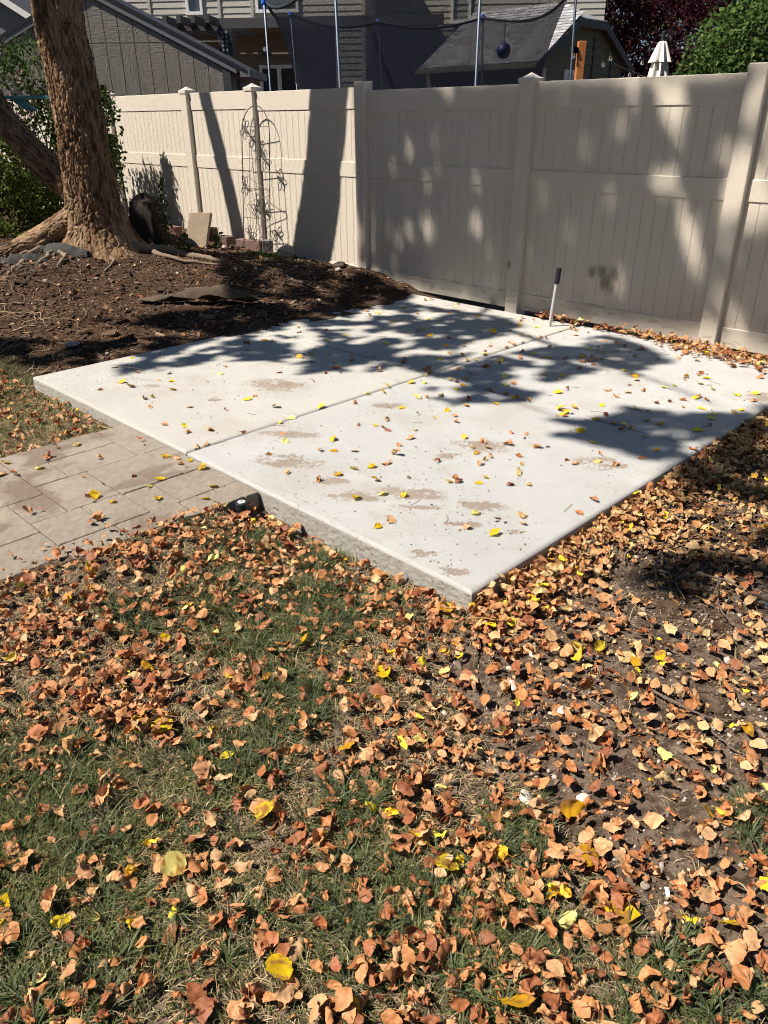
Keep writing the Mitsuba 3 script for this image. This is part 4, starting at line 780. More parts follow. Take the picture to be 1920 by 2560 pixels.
def rock(name, lab, cat, loc, sz, col, seed, sub=3, kind=None, group=None, sink=.3):
    k = thing(name, lab, cat, group, kind); m = trimesh.creation.icosphere(sub); v = m.vertices * (1 + .5 * (meshkit.fbm(m.vertices * 1.4 + seed, 3, seed)[:, None] - .5)) * np.array(sz)
    a = seed * 1.7; v = np.c_[v[:, 0] * math.cos(a) - v[:, 1] * math.sin(a), v[:, 0] * math.sin(a) + v[:, 1] * math.cos(a), v[:, 2]]
    x, y = loc; v = v + [x, y, float(gz(x, y)) + sz[2] * (1 - sink)]
    put(k, (v, m.faces), 'm_vcol', True, color=np.clip(np.array(col) * (.75 + .5 * meshkit.fbm(v * 25, 3, seed)[:, None]), 0, 1))
rock('rock', 'grey crumpled rock by the trellis foot', 'rock', (-5.40, 3.55), (.17, .08, .075), (.20, .185, .18), 3, sink=.35)
rock('rock', 'dark rock on the rubble ridge by the fence', 'rock', (-4.42, 3.42), (.07, .06, .035), (.09, .07, .06), 5)
rock('stone', 'long white oblong stone in the dirt at lower right', 'stone', (.63, -.56), (.030, .015, .013), (.52, .48, .42), 7); rock('stone', 'chunky white stone right of the oblong stone', 'stone', (.74, -.46), (.019, .016, .012), (.56, .51, .43), 8)
rock('stone', 'round pale pebble in bare dirt below the slab corner', 'stone', (.31, -.06), (.015, .014, .011), (.50, .46, .40), 9); rock('stone', 'smooth buff stone in the dirt among brown leaves', 'stone', (.52, -.22), (.020, .015, .012), (.48, .42, .36), 10); rock('stone', 'flat grey stone on the dark soil left of the slab', 'stone', (-4.25, .55), (.06, .04, .02), (.3, .28, .26), 12)

# cloths, heap, chips
def sheet(name, lab, cat, pts, w, col, seed, amp=.04, rise=.02, nu=40, nv=16, fold=False):
    k = thing(name, lab, cat); q = spline(pts, nu); t = np.gradient(q[:, :2], axis=0); t /= np.linalg.norm(t, axis=1, keepdims=True); s = np.c_[-t[:, 1], t[:, 0]]
    u = np.linspace(-1, 1, nv); XY = q[:, None, :2] + s[:, None] * u[None, :, None] * np.asarray(w).reshape(-1, 1, 1) if np.ndim(w) else q[:, None, :2] + s[:, None] * u[None, :, None] * w
    n = meshkit.fbm(np.concatenate([XY * 7, 0 * XY[..., :1]], -1), 3, seed)
    Z = gz(XY[..., 0], XY[..., 1]) + rise + q[:, None, 2] * np.sqrt(1 - u[None] ** 2 * .999) + (.35 - np.abs(n - .5) * 2.2) * amp * 1.6 * (1.1 - u[None] ** 2)
    if fold:
        w_ = (1 - u[None]) / 2; Z = gz(XY[..., 0], XY[..., 1]) + rise + q[:, None, 2] * 1.1 * np.clip(1 - (2 * w_ - 1.2) ** 2 * .70, 0, 1) + (n - .5) * .05 + .012 * np.sin(q[:, :1] * 31 + u[None] * 2.5) * w_
    v = np.concatenate([XY, Z[..., None]], -1).reshape(-1, 3); i, j = np.meshgrid(np.arange(nu - 1), np.arange(nv - 1), indexing='ij')
    f = np.stack([i * nv + j, (i + 1) * nv + j, (i + 1) * nv + j + 1, i * nv + j + 1], -1).reshape(-1, 4); n_ = len(v)
    v2 = v - [0, 0, .004]; f2 = f[:, ::-1] + n_
    put(k, (np.vstack([v, v2]), np.vstack([f, f2])), 'm_vcol', True, color=np.clip(np.array(col) * (.8 + .4 * meshkit.fbm(np.vstack([v, v2]) * 60, 2, 3)[:, None]), 0, 1))
sheet('burlap_roll', 'crumpled brown burlap strip lying on the dark soil', 'fabric', [(-4.75, 1.42, .03), (-4.62, 1.52, .05), (-4.48, 1.68, .08), (-4.3, 1.88, .135), (-4.18, 2.02, .12), (-4.08, 2.16, .04)], np.r_[np.linspace(.06, .05, 10), np.linspace(.05, .085, 20), np.linspace(.085, .05, 10)], (.085, .062, .043), 5, .09, .012, fold=True)
sheet('landscape_fabric', 'grey landscape fabric scrap against the trunk base', 'fabric', [(-6.75, 1.42, .02), (-6.5, 1.48, .04), (-6.25, 1.55, .05), (-6.1, 1.66, .02)], .06, (.045, .044, .042), 8, .05, .008)
sheet('landscape_fabric', 'grey landscape fabric scrap by the roots at the left', 'fabric', [(-6.75, .95, .01), (-6.6, 1.08, .05), (-6.45, 1.22, .05), (-6.3, 1.36, .01)], .07, (.04, .039, .037), 9, .06, .01)
tag_ = thing('orange_block', 'small orange block beside the fabric at the far left', 'block'); v, f = cbox(-.03, .03, -.02, .02, 0, .09, .004)
put(tag_, (v + [-6.55, .93, float(gz(-6.55, .93)) + .02], f), 'm_vcol', color=np.broadcast_to([.45, .17, .06], (len(v), 3)))
wc = thing('wood_offcut', 'small pink-and-white wood offcut in the dirt', 'wood'); v, f = cbox(-.032, .032, -.008, .008, 0, .012, .002)
a = -.75; vv = xf(v, (.36, -.24, float(gz(.36, -.24)) + .012), (math.cos(a), math.sin(a), .1), (-math.sin(a), math.cos(a), 0)); put(wc, (vv, f), 'm_vcol', color=np.where(v[:, 1:2] > 0, [[.30, .15, .11]], [[.62, .55, .5]]))
pp = thing('paper_scrap', 'white paper scrap in the grass at lower right', 'paper'); v, f = cbox(-.016, .016, -.005, .005, 0, .003, .001); put(pp, (xf(v, (1.02, -.57, float(gz(1.02, -.57)) + .025), (.5, -.8, .2), (.8, .5, 0.1)), f), 'm_white')

def stick(lab, pts, r0, col, branches=(), name='twig'):
    k = thing(name, lab, 'twig'); mb = MB()
    for p in [pts, *branches]:
        q = spline([(x, y, float(gz(x, y)) * (z < 5) + z) for x, y, z in p], 20); q[1:-1] += rng.normal(0, .002, (18, 3)); mb.add(*tube(q, np.linspace(r0, r0 * .4, 20), 6), c=col)
    put(k, mb.get(), 'm_vcol', True, color=mb.col())
stick('bare grey forked twig standing over leaves right of the slab', [(.14, .92, .03), (.26, .84, .035), (.32, .78, .04), (.42, .66, .03), (.53, .55, .02)], .006, (.17, .13, .10), [[(.32, .78, .04), (.36, .66, .05), (.42, .55, .02)], [(.26, .84, .035), (.22, .72, .03), (.25, .62, .02)]])
stick('dark curved twig lying in the dirt at right', [(.68, .02, .02), (.76, .01, .025), (.83, .02, .02), (.91, .11, .015)], .005, (.13, .10, .08), [[(.83, .02, .02), (.90, -.03, .02), (.98, -.04, .015)]])
stick('long thin brown stick near the slab corner', [(.02, -.12, .03), (.10, -.05, .05), (.17, .0, .03)], .005, (.34, .19, .09))
stick('thin dark twig in the bare dirt below the slab corner', [(.12, -.10, .015), (.16, -.17, .02), (.21, -.25, .015)], .004, (.16, .11, .08))
stick('dark twig in shade far right of the slab', [(.45, .62, .03), (.58, .72, .05), (.7, .7, .05), (.85, .72, .03)], .006, (.12, .09, .07), [[(.58, .72, .05), (.62, .6, .04), (.72, .5, .03)]])
stick('dark little twig lying on the left slab panel', [(-3.2, .33, .155), (-3.12, .42, .15), (-3.02, .46, .14)], .004, (.1, .08, .06))

# ------------------------------------------------------------------ leaves
rl = np.random.default_rng(101)
def leaf_mesh(r, L=.058, W=.042, curl=1.0, bend=.5, twist=.3, nu=11, nv=6, cr=.16, rag=.10):
    """an ovate toothed leaf, fluted along its veins, curled across and bent along its length"""
    u = np.linspace(0, 1, nu); vv = np.linspace(-1, 1, nv + 1)
    w = W * .5 * np.sin(np.pi * np.clip(u, 0, 1) ** .78) ** .8; w[0] = .001; w[-1] = .0006
    tooth = 1 + rag * r.uniform(-1, 1, (nu, 2))
    S = vv[None, :] * w[:, None]; S = np.where(vv[None, :] > .9, S * tooth[:, :1], np.where(vv[None, :] < -.9, S * tooth[:, 1:], S))
    R = W / max(abs(curl), .05) * .55; ph = S / R + r.normal(0, .15)
    y = R * np.sin(ph); z = R * (1 - np.cos(ph)) * np.sign(curl)
    z = z + .06 * W * np.abs(vv)[None, :] * np.sin(u * 26)[:, None] * .5
    x = (u - .5)[:, None] * L + 0 * y
    bR = L / max(abs(bend), .05); a = x / bR
    x2 = (bR - z) * np.sin(a); z2 = bR - (bR - z) * np.cos(a) if bend > 0 else -(bR - (bR + z) * np.cos(a)) 
    tw = twist * x / L; y3 = y * np.cos(tw) - z2 * np.sin(tw); z3 = y * np.sin(tw) + z2 * np.cos(tw)
    o_ = r.uniform(0, 50); cq = np.stack([x2 / L * 3.4 + o_, y3 / L * 3.4, z3 / L * 3.4], -1)
    cz, cy, cx_ = [(meshkit.fbm(cq + 11 * k, 2, 3 + k) - .5) * L * cr for k in range(3)]
    V = np.stack([x2 + cx_ * .7, y3 + cy * .9, z3 + cz * 1.5], -1).reshape(-1, 3); m = nv + 1
    i, j = np.meshgrid(np.arange(nu - 1), np.arange(nv), indexing='ij')
    f = np.stack([i * m + j, (i + 1) * m + j, (i + 1) * m + j + 1, i * m + j + 1], -1).reshape(-1, 4)
    f = np.vstack([f[:, [0, 1, 2]], f[:, [0, 2, 3]]])
    st = spline([V[3] + 0, V[3] + [-.012, .001, .002], V[3] + [-.024, .003, .006]], 4); tv, tf = tube(st, .0007, 3, False)
    vein = 1 - .16 * (np.abs(vv)[None, :] < .2) + .10 * np.sin(u * 26)[:, None] * (np.abs(vv)[None, :] > .2)
    sh = np.r_[vein.reshape(-1), np.full(len(tv), .8)]
    return np.vstack([V, tv]), np.vstack([f, tf + len(V)]), sh
BROWN = np.array([(.38, .155, .055), (.30, .105, .04), (.44, .22, .098), (.47, .275, .135), (.40, .178, .068), (.235, .082, .034), (.43, .20, .08)])
TAN = np.array([(.43, .26, .12), (.46, .30, .15), (.40, .215, .09), (.35, .16, .06), (.45, .33, .15)])
YEL = np.array([(.70, .48, .02), (.66, .52, .04), (.62, .34, .02), (.64, .56, .18)])
VARS = []; SHAPES = []
for i in range(20):
    VARS.append(leaf_mesh(rl, L=rl.uniform(.048, .066), W=rl.uniform(.038, .050), curl=rl.uniform(.8, 2.9) * (1 if rl.random() < .65 else -1), bend=rl.uniform(.2, 1.7) * (1 if rl.random() < .7 else -1), twist=rl.uniform(-1.6, 1.6), cr=rl.uniform(.26, .52), rag=.15)); SHAPES.append(['crumpled', 'curled', 'twisted', 'cupped'][i % 4])
for i in range(8):
    VARS.append(leaf_mesh(rl, L=rl.uniform(.050, .068), W=rl.uniform(.040, .052), curl=rl.uniform(.2, .9) * (1 if rl.random() < .5 else -1), bend=rl.uniform(.1, .7) * (1 if rl.random() < .5 else -1), twist=rl.uniform(-.5, .5), cr=rl.uniform(.12, .25), rag=.12)); SHAPES.append('flattish')
FLAT = [leaf_mesh(rl, L=rl.uniform(.058, .072), W=rl.uniform(.046, .056), curl=rl.uniform(.25, .8) * (1 if rl.random() < .7 else -1), bend=rl.uniform(.1, .6), twist=rl.uniform(-.3, .3)) for i in range(8)]
def rot(r, tilt):
    a = r.uniform(0, 2 * np.pi); b = r.normal(0, tilt); c = r.normal(0, tilt)
    Rz = np.array([[math.cos(a), -math.sin(a), 0], [math.sin(a), math.cos(a), 0], [0, 0, 1]]); Rx = np.array([[1, 0, 0], [0, math.cos(b), -math.sin(b)], [0, math.sin(b), math.cos(b)]]); Ry = np.array([[math.cos(c), 0, math.sin(c)], [0, 1, 0], [-math.sin(c), 0, math.cos(c)]])
    return Rz @ Rx @ Ry
def ground_at(x, y):
    on = (x > -3.65) & (x < -.0) & (y > .005) & (y < 3.655); pth = (x > -2.45) & (x < -1.25) & (y <= .005) & (y > -2.3)
    return np.where(on, 0.0, np.where(pth, -.012, gz(x, y)))
_cache = {}
def leaf_entry(key, lib, i, colr, ci, x, y, base, tilt, scale=1.0, thin=False):
    ck = (id(lib), i, ci)
    if ck not in _cache:
        V, f, sh = lib[i]
        if thin: colr = np.where((meshkit.fbm(V * [70, 70, 40] + ci[1] * 9 + i, 3, 5) > .60)[:, None], np.array([.40, .20, .05]), colr)
        _cache[ck] = mikit.ply((V, f), 'm_leaf' if thin else 'm_dryleaf', smooth=True, color=np.clip(colr[:] * sh[:, None], 0, .95))
    R = rot(rl, tilt) * scale; V = lib[i][0] @ R.T
    M = np.eye(4); M[:3, :3] = R; M[:3, 3] = [x, y, base - np.percentile(V[:, 2], 12)]
    scene[key] = {**_cache[ck], 'to_world': T(M.tolist())}
CAMXY = CAM[:2]
def in_view(x, y, z=-.06, m=1.06):
    d = np.stack([x, y, np.broadcast_to(z, np.shape(x))], -1) - CAM; rt = np.cross(FWD, UPV); zc = d @ FWD
    u, v = (d @ rt) / zc / math.tan(math.radians(53.626 / 2)), (d @ UPV) / zc / (math.tan(math.radians(53.626 / 2)) / .75)
    return (zc > 0) & (np.abs(u) < m) & (np.abs(v) < m)
# density of dry leaves over the ground
def leaf_density(x, y):
    d = np.full(np.shape(x), 0.0)
    front = (y < -.02) & (x > -3.4)
    n = meshkit.fbm(np.stack([x * 2.6, y * 2.6, 0 * x], -1), 3, 51)
    d = np.where(front, 640 + 2300 * np.clip(n - .45, 0, 1), d)
    d = np.where(front & (x + y < -.95), d * .92, d)
    d = np.where(front & (y > -.13) & (x > -1.2), 1000, d)
    d = np.where(front & (y > -.26) & (y <= -.13) & (x > -1.2), 900, d)
    d = np.where((x > -2.46) & (x < -1.24) & (y < 0), 9, d)
    d = np.where((x + 1.18) ** 2 + (y + .13) ** 2 < .0055, 0, d)
    d = np.where((x < -2.46) & (y < 0), 330, d)
    d = np.where((x < -1.24 + .0) & (x > -1.5) & (y < -.55), 160, d)
    right = (x > .0) & (y > -.05)
    band = np.exp(-np.maximum(x - .12, 0) / .10)
    d = np.where(right, 560 + 2100 * band + 1700 * np.clip(n - .48, 0, 1), d)
    d = np.where(right & (y > 1.2), np.maximum(d, 750 + 1200 * np.clip(n - .45, 0, 1)), d)
    bare = 1.1 * np.exp(-((x - .28) / .10) ** 2 - ((y - .62) / .12) ** 2) + np.exp(-((x - .55) / .16) ** 2 - ((y - .45) / .12) ** 2) + .7 * np.exp(-((x - .22) / .12) ** 2 - ((y + .3) / .10) ** 2)
    d = d * np.clip(1 - .85 * bare, .1, 1)
    heap = (.35 * np.exp(-((y - 3.68) / .035) ** 2) * (x > -2.5) + (x > -1.45) * np.exp(-((y - (3.68 - .10 * np.clip((x + 1.45) / .5, 0, 1) - .13 * np.clip((x + .9) / .9, 0, 1))) / (.03 + .09 * np.clip((x + 1.45) / .6, 0, 1))) ** 2) + (x > -2.2) * (x < -1.3) * .8 * np.exp(-((y - 3.63) / .05) ** 2)) * (x < .9)
    d = np.maximum(d, 2100 * heap)
    d = np.where((x < -3.7) & (y > -.1), 16, d)
    d = np.where((x < -3.0) & (y <= -.02), 300, d)
    on = (x > -3.66) & (x < 0) & (y > 0) & (y < 3.66)
    return np.where(on & (heap < .08), 0, d)
q = np.c_[rl.uniform(-8.5, 1.6, 400000), rl.uniform(-2.2, 3.78, 400000)]
area = 10.1 * 5.98; dens = 400000 / area
keep = (rl.uniform(0, 1, len(q)) < leaf_density(q[:, 0], q[:, 1]) / dens) & in_view(q[:, 0], q[:, 1], gz(q[:, 0], q[:, 1]), 1.1)
q = q[keep]; dist = np.hypot(*(q - CAMXY).T); q = q[np.argsort(dist)]
pileup = np.clip(leaf_density(q[:, 0], q[:, 1]) / 2000, 0, 1)
zb = ground_at(q[:, 0], q[:, 1]) + rl.uniform(0, 1, len(q)) * (.012 + .045 * pileup) + .002
def leaf_col(x, y):
    t = np.clip((y + .35) * 1.1, 0, 1) if x > .02 else (.30 if y > -.15 else .06)
    return TAN if rl.random() < t * .8 else BROWN
BN = ['orange-brown', 'russet', 'light tan-brown', 'sandy brown', 'amber-brown', 'dark rust-brown', 'tan-orange']; TN = ['sandy tan', 'pale tan', 'tan-brown', 'toasted brown', 'straw-tan']
def where(x, y):
    if x + y > .62 and x > .15: return 'on the dirt right of the slab corner'
    if y > -.16 and x < .1: return 'against the front face of the slab'
    if x > .15 and y > -.45 and x + y > -.15: return 'on the bare dirt below the slab corner'
    if x - y < .75: return 'on the grass near the stone path'
    if x + y < -1.25: return 'on the grass at the lower left'
    if x + y < -.55: return 'on the grass at the lower middle'
    if x + y < -.1: return 'on the grass at the middle right'
    return 'on the grass at the lower right'
mb = MB(); mbs = MB()
for k, (x, y) in enumerate(q):
    tab = leaf_col(x, y); ci = int(rl.integers(len(tab))); i = int(rl.integers(len(VARS)))
    if k < 195:
        lab = f"{(BN if tab is BROWN else TN)[ci]} {SHAPES[i]} leaf {where(x, y)}"
        key = thing('fallen_leaf', lab, 'leaf', lab.replace(' leaf ', ' leaves '))
        leaf_entry(key, VARS, i, tab[ci], ('b' if tab is BROWN else 't', ci), x, y, zb[k] + .005, .45, rl.uniform(.46, .88))
    else:
        V, f, sh = VARS[i]; c = np.clip(tab[ci] * rl.uniform(.8, 1.15), 0, .9)
        if rl.random() < .035: c = YEL[rl.integers(len(YEL))]
        R = rot(rl, .42) * np.clip(rl.lognormal(-.52, .30), .25, .92); W = V @ R.T
        mb.add(W + [x, y, zb[k] - np.percentile(W[:, 2], 12) + .005], f, np.clip(c * sh[:, None], 0, .95))
n = 9000; fx = np.c_[rl.uniform(-2.6, 1.5, n), rl.uniform(-2.0, 1.6, n)]; fx = fx[(rl.uniform(0, 900, n) < leaf_density(fx[:, 0], fx[:, 1])) & in_view(fx[:, 0], fx[:, 1])]
fv, ff, fc = leaf_quads(np.c_[fx, ground_at(fx[:, 0], fx[:, 1]) + rl.uniform(.003, .016, len(fx))], .013, rl, tint(rl, len(fx), np.vstack([BROWN, TAN]) * .9, .25), .6, spread=.6); mb.add(fv, ff, fc)
thing('leaf_litter', 'dry brown leaf litter drifted along the slab edges and fence', 'leaf litter', None, 'stuff'); put('leaf_litter', mb.get(), 'm_dryleaf', True, color=mb.col())
print('leaves', len(q), 'litter tris', sum(len(f) for f in mb.f))

# leaves lying on the slab and the path: scattered one by one
sl_pts = []
while len(sl_pts) < 330:
    x, y = rl.uniform(-3.6, -.03), rl.uniform(.05, 3.6)
    pr = .30 + .45 * np.clip((x + 2.6) / 2.0, 0, 1) + .25 * np.clip((y - 1.8) / 1.5, 0, 1) * (x > -2.5)
    if rl.random() < pr: sl_pts.append((x, y))
for x in np.linspace(-1.7, -.1, 9): sl_pts.append((x + rl.normal(0, .05), 1.83 + rl.normal(0, .015)))
for y in np.linspace(.1, 3.4, 12): sl_pts.append((-1.83 + rl.normal(0, .015), y + rl.normal(0, .05)))
PTH = [(-2.35, -.33), (-2.1, -.33), (-1.95, -.48), (-2.2, -.58), (-2.3, -.5), (-2.38, -.68), (-1.78, -.32), (-1.66, -.25), (-1.62, -.33), (-1.70, -.56), (-1.60, -.52), (-1.42, -.12), (-1.75, -.03), (-1.82, -.06), (-1.88, -.10), (-1.74, -.09), (-1.62, -.05), (-1.48, -.36), (-2.25, -.75), (-1.52, -.62), (-1.33, -.22)]
allp = [(x, y, 's') for x, y in sl_pts] + [(x, y, 'p') for x, y in PTH]; allp.sort(key=lambda t: math.hypot(t[0] - CAM[0], t[1] - CAM[1]))
YN = ['bright yellow', 'lemon yellow', 'orange-yellow', 'pale yellow']
n_s = 0
for x, y, wh in allp:
    ye = rl.random() < (.34 if wh == 's' else .5); tab = YEL if ye else (TAN if rl.random() < .55 else BROWN); ci = int(rl.integers(len(tab))); lib = FLAT if ye else VARS; i = int(rl.integers(len(lib)))
    base, sc = (.002 if wh == 's' else -.011), rl.uniform(.55, .95)
    if wh == 'p' or n_s < 48:
        n_s += wh == 's'
        pl = 'on the stone path' if wh == 'p' else ('on the front slab corner' if x > -.9 and y < .9 else 'on the right slab panel' if x > -1.83 and y < 1.83 else 'on the far right slab panel' if x > -1.83 else 'on the left slab panels')
        lab = f"{YN[ci] + ' flat' if ye else (BN if tab is BROWN else TN)[ci] + ' ' + SHAPES[i]} leaf lying {pl}"
        key = thing('fallen_leaf', lab, 'leaf', lab.replace(' leaf ', ' leaves ')); leaf_entry(key, lib, i, tab[ci], ('y' if ye else 'b' if tab is BROWN else 't', ci), x, y, base, .25, sc, ye)
    else:
        V, f, sh = lib[i]; R = rot(rl, .25) * sc; W = V @ R.T; mbs.add(W + [x, y, base - np.percentile(W[:, 2], 12)], f, np.clip(tab[ci] * sh[:, None], 0, .95))
thing('slab_leaves', 'small brown and yellow leaves scattered over the far part of the slab', 'leaves', None, 'stuff'); put('slab_leaves', mbs.get(), 'm_dryleaf', True, color=mbs.col())
# yellow leaves on the lawn
YL = [(.18, -1.31, 3, 'large pale yellow leaf near the middle of the lower left lawn'), (.63, -.87, 1, 'large bright yellow leaf standing in grass at lower centre'), (.98, -.70, 0, 'bright yellow leaf among brown leaves at lower right'), (.18, -1.06, 1, 'yellow leaf on the grass left of centre foreground'), (.83, -.62, 2, 'large orange-yellow leaf in the brown leaves at right'), (.74, -.52, 2, 'folded orange-yellow leaf below the white stone'),
      (.02, -.48, 0, 'bright yellow leaf on the bare dirt edge at centre'), (-.26, -1.08, 1, 'pale yellow leaf on the grass at the left'), (.53, -1.29, 0, 'small yellow leaf at the bottom left of centre'), (.93, -1.01, 2, 'yellow leaf at the very bottom right of centre'), (-.0, -1.64, 0, 'large yellow leaf cut by the left edge'), (-.05, .05 - .11, 0, 'yellow leaf at the foot of the slab corner')]
for x, y, ci, lab in YL:
    key = thing('fallen_leaf', lab, 'leaf'); leaf_entry(key, FLAT, int(rl.integers(8)), YEL[ci], ('y', ci), x, y, float(gz(x, y)) + .028, .38, 1.12, True)
for x, y in [(.18, -.77), (-.6, -.87), (.62, -.68), (.67, -.77), (-.51, -.99), (-.03, -1.02), (.69, -1.24), (.58, .11), (.62, .17), (-.28, -.54), (-1.01, -1.12), (-.84, -1.28), (-.38, -.2), (-.75, -.35), (-.2, -.75), (.35, -1.0), (.15, -1.5), (-.9, -.6), (.4, .05), (.45, .1), (.95, .05), (1.0, -.3), (-1.15, -.85), (.3, -.6), (1.15, -.55)]:
    ci = int(rl.integers(4)); key = thing('fallen_leaf', f"small {YN[ci]} leaf {where(x, y)}", 'leaf', f"small {YN[ci]} leaves {where(x, y)}"); leaf_entry(key, FLAT, int(rl.integers(8)), YEL[ci], ('y', ci), x, y, float(gz(x, y)) + .022, .4, rl.uniform(.6, .9), True)

# ------------------------------------------------------------------ grass, straw, pebbles, mulch
rgr = np.random.default_rng(303)
TUFT = [(.68, -.66, .10), (-.4, -.63, .16), (-.69, -.57, .14), (-.01, -1.0, .13), (0, -1.57, .35), (-.78, -.86, .10), (.8, -.9, .14), (-1.31, -.69, .10), (-.65, -.14, .08), (1.1, -.24, .08), (-.3, -.35, .16), (-.95, -.3, .14), (.55, -1.05, .2), (-.3, -1.45, .25), (-.5, -.3, .1), (.35, -.85, .1), (1.15, -.75, .15), (-.1, -.75, .12)]
BARE = [(.21, -.32, .16), (.43, .03, .3), (-.33, -1.38, .06), (-.1, -1.36, .07), (.57, .59, .35), (.75, -.2, .25), (.5, -.35, .12), (-1.12, -.1, .1), (.8, .3, .4), (.3, .35, .3)]
def grass_density(x, y):
    n = meshkit.fbm(np.stack([x * 5, y * 5, 0 * x], -1), 3, 61)
    d = np.where((y < -.01) & (x < 1.6), 600 + 15000 * np.clip(n - .49, 0, 1), 0.0)
    for a, b, r in TUFT: d = d + np.where(y < 0, 14000 * np.exp(-((x - a) ** 2 + (y - b) ** 2) / r ** 2), 0)
    for a, b, r in BARE: d = d * (1 - .93 * np.exp(-((x - a) ** 2 + (y - b) ** 2) / r ** 2))
    d = np.where((x > .15) & (y > -.35 - .4 * (x - .15)) , d * .06, d)
    d = np.where((x > -2.47) & (x < -1.23) & (y < 0), 0, d)
    d = np.where((x > -1.24) & (x < -1.05) & (y > -.2), 0, d)
    lf = (x < -2.47) & (y < .25) & (x > -4.6)
    d = np.where(lf, (4500 + 12000 * np.clip(n - .42, 0, 1)) * np.clip((.25 - y) * 5, 0, 1) * np.clip((x + 4.9) * 2, 0, 1) * (~((x > -3.70) & (y > -.015))), d)
    sp = (x < -3.68) & (y > .0) & (y < 1.0)
    return np.where(sp, d + 2500 * np.clip(n - .50, 0, 1), d)
def blades(n, box_, dens_fn, hgt, wid, cols, rng, lay=.5, zoff=0., mult=1.0):
    x0, x1, y0, y1 = box_
    q = np.c_[rng.uniform(x0, x1, n), rng.uniform(y0, y1, n)]; dens = n / ((x1 - x0) * (y1 - y0))
    q = q[in_view(q[:, 0], q[:, 1], -.06, 1.12)]
    q = q[rng.uniform(0, 1, len(q)) < dens_fn(q[:, 0], q[:, 1]) * mult / dens]
    m = len(q); b = np.c_[q, gz(q[:, 0], q[:, 1]) - .004 + zoff]
    tall = np.ones(m)
    for a, b_, r in TUFT: tall = tall + .55 * np.exp(-((q[:, 0] - a) ** 2 + (q[:, 1] - b_) ** 2) / r ** 2)
    fl = meshkit.fbm(np.c_[q * 3.2, 0 * q[:, :1] + 3], 2, 8) * 12.0
    a = fl + rng.normal(0, 1.1, m); d = np.c_[np.cos(a), np.sin(a), 0 * a]; s = np.c_[-np.sin(a), np.cos(a), 0 * a]
    L = hgt * rng.uniform(.5, 1.35, m) * tall; la = np.clip(lay + rng.normal(0, .28, m), .05, 1.45); w = wid * rng.uniform(.7, 1.3, m)
    pts = []
    for t, ww in ((0, 1), (.38, .9), (.72, .62), (1, .05)):
        an = la * (t * .9 + .25); hx = L * t * np.sin(an * 1.0); hz = L * t * np.cos(an)
        c = b + d * hx[:, None] + np.array([0, 0, 1]) * np.maximum(hz, .002)[:, None]
        pts += [c - s * (w * ww * .5)[:, None], c + s * (w * ww * .5)[:, None]]
    V = np.stack(pts, 1).reshape(-1, 3); k = np.arange(m)[:, None] * 8
    F = np.concatenate([k + np.array([[r * 2, r * 2 + 1, r * 2 + 3]]) for r in range(3)] + [k + np.array([[r * 2, r * 2 + 3, r * 2 + 2]]) for r in range(3)])
    return V, F, np.repeat(tint(rng, m, cols, .3), 8, axis=0)
GREEN = [(.105, .132, .042), (.125, .152, .055), (.145, .172, .072), (.085, .11, .034), (.165, .182, .095), (.20, .18, .085)]
STRAW = [(.37, .285, .155), (.43, .345, .21), (.29, .215, .12), (.34, .265, .135), (.23, .17, .09)]
thing('lawn_grass', 'patchy green lawn grass in front of and left of the slab', 'grass', None, 'stuff')
V, Fc, C = blades(900000, (-4.9, 1.7, -2.1, 1.0), grass_density, .029, .0028, GREEN, rgr, .75, mult=2.0)
def tufts(rng):
    mb = MB()
    for a, b, r in TUFT:
        for t in range(int(26 * r / .12)):
            cx, cy = a + rng.normal(0, r * .55), b + rng.normal(0, r * .55); n = rng.integers(14, 34)
            if cy > -.03 or (cx < -1.2 and cx > -2.5): continue
            an = rng.uniform(0, 6.28, n); d = np.c_[np.cos(an), np.sin(an), 0 * an]; sd = np.c_[-np.sin(an), np.cos(an), 0 * an]
            L = rng.uniform(.035, .085, n); w = rng.uniform(.0024, .0046, n); la = rng.uniform(.3, 1.35, n); base = np.array([cx, cy, gz(cx, cy) - .003]) + d * rng.uniform(0, .012, n)[:, None]; pts = []
            for u, ww in ((0, .8), (.35, 1), (.7, .7), (1, .06)):
                ag = la * (.3 + .8 * u); c = base + d * (L * u * np.sin(ag))[:, None] + np.array([0, 0, 1]) * np.maximum(L * u * np.cos(ag), .003)[:, None]; pts += [c - sd * (w * ww * .5)[:, None], c + sd * (w * ww * .5)[:, None]]
            k = np.arange(n)[:, None] * 8; F = np.concatenate([k + np.array([[q * 2, q * 2 + 1, q * 2 + 3]]) for q in range(3)] + [k + np.array([[q * 2, q * 2 + 3, q * 2 + 2]]) for q in range(3)])
            mb.add(np.stack(pts, 1).reshape(-1, 3), F, np.repeat(tint(rng, n, [(.115, .15, .065), (.14, .17, .09), (.17, .192, .118), (.09, .118, .046)], .25), 8, axis=0))
    return mb
tf = tufts(rgr); V2, F2 = tf.get(); Fc = np.vstack([Fc, F2 + len(V)]); V = np.vstack([V, V2]); C = np.vstack([C, tf.col()])
put('lawn_grass', (V, Fc), 'm_leaf', True, color=C); print('grass blades', len(V) // 8)
thing('dry_straw', 'dead tan grass and straw matted through the lawn', 'straw', None, 'stuff')
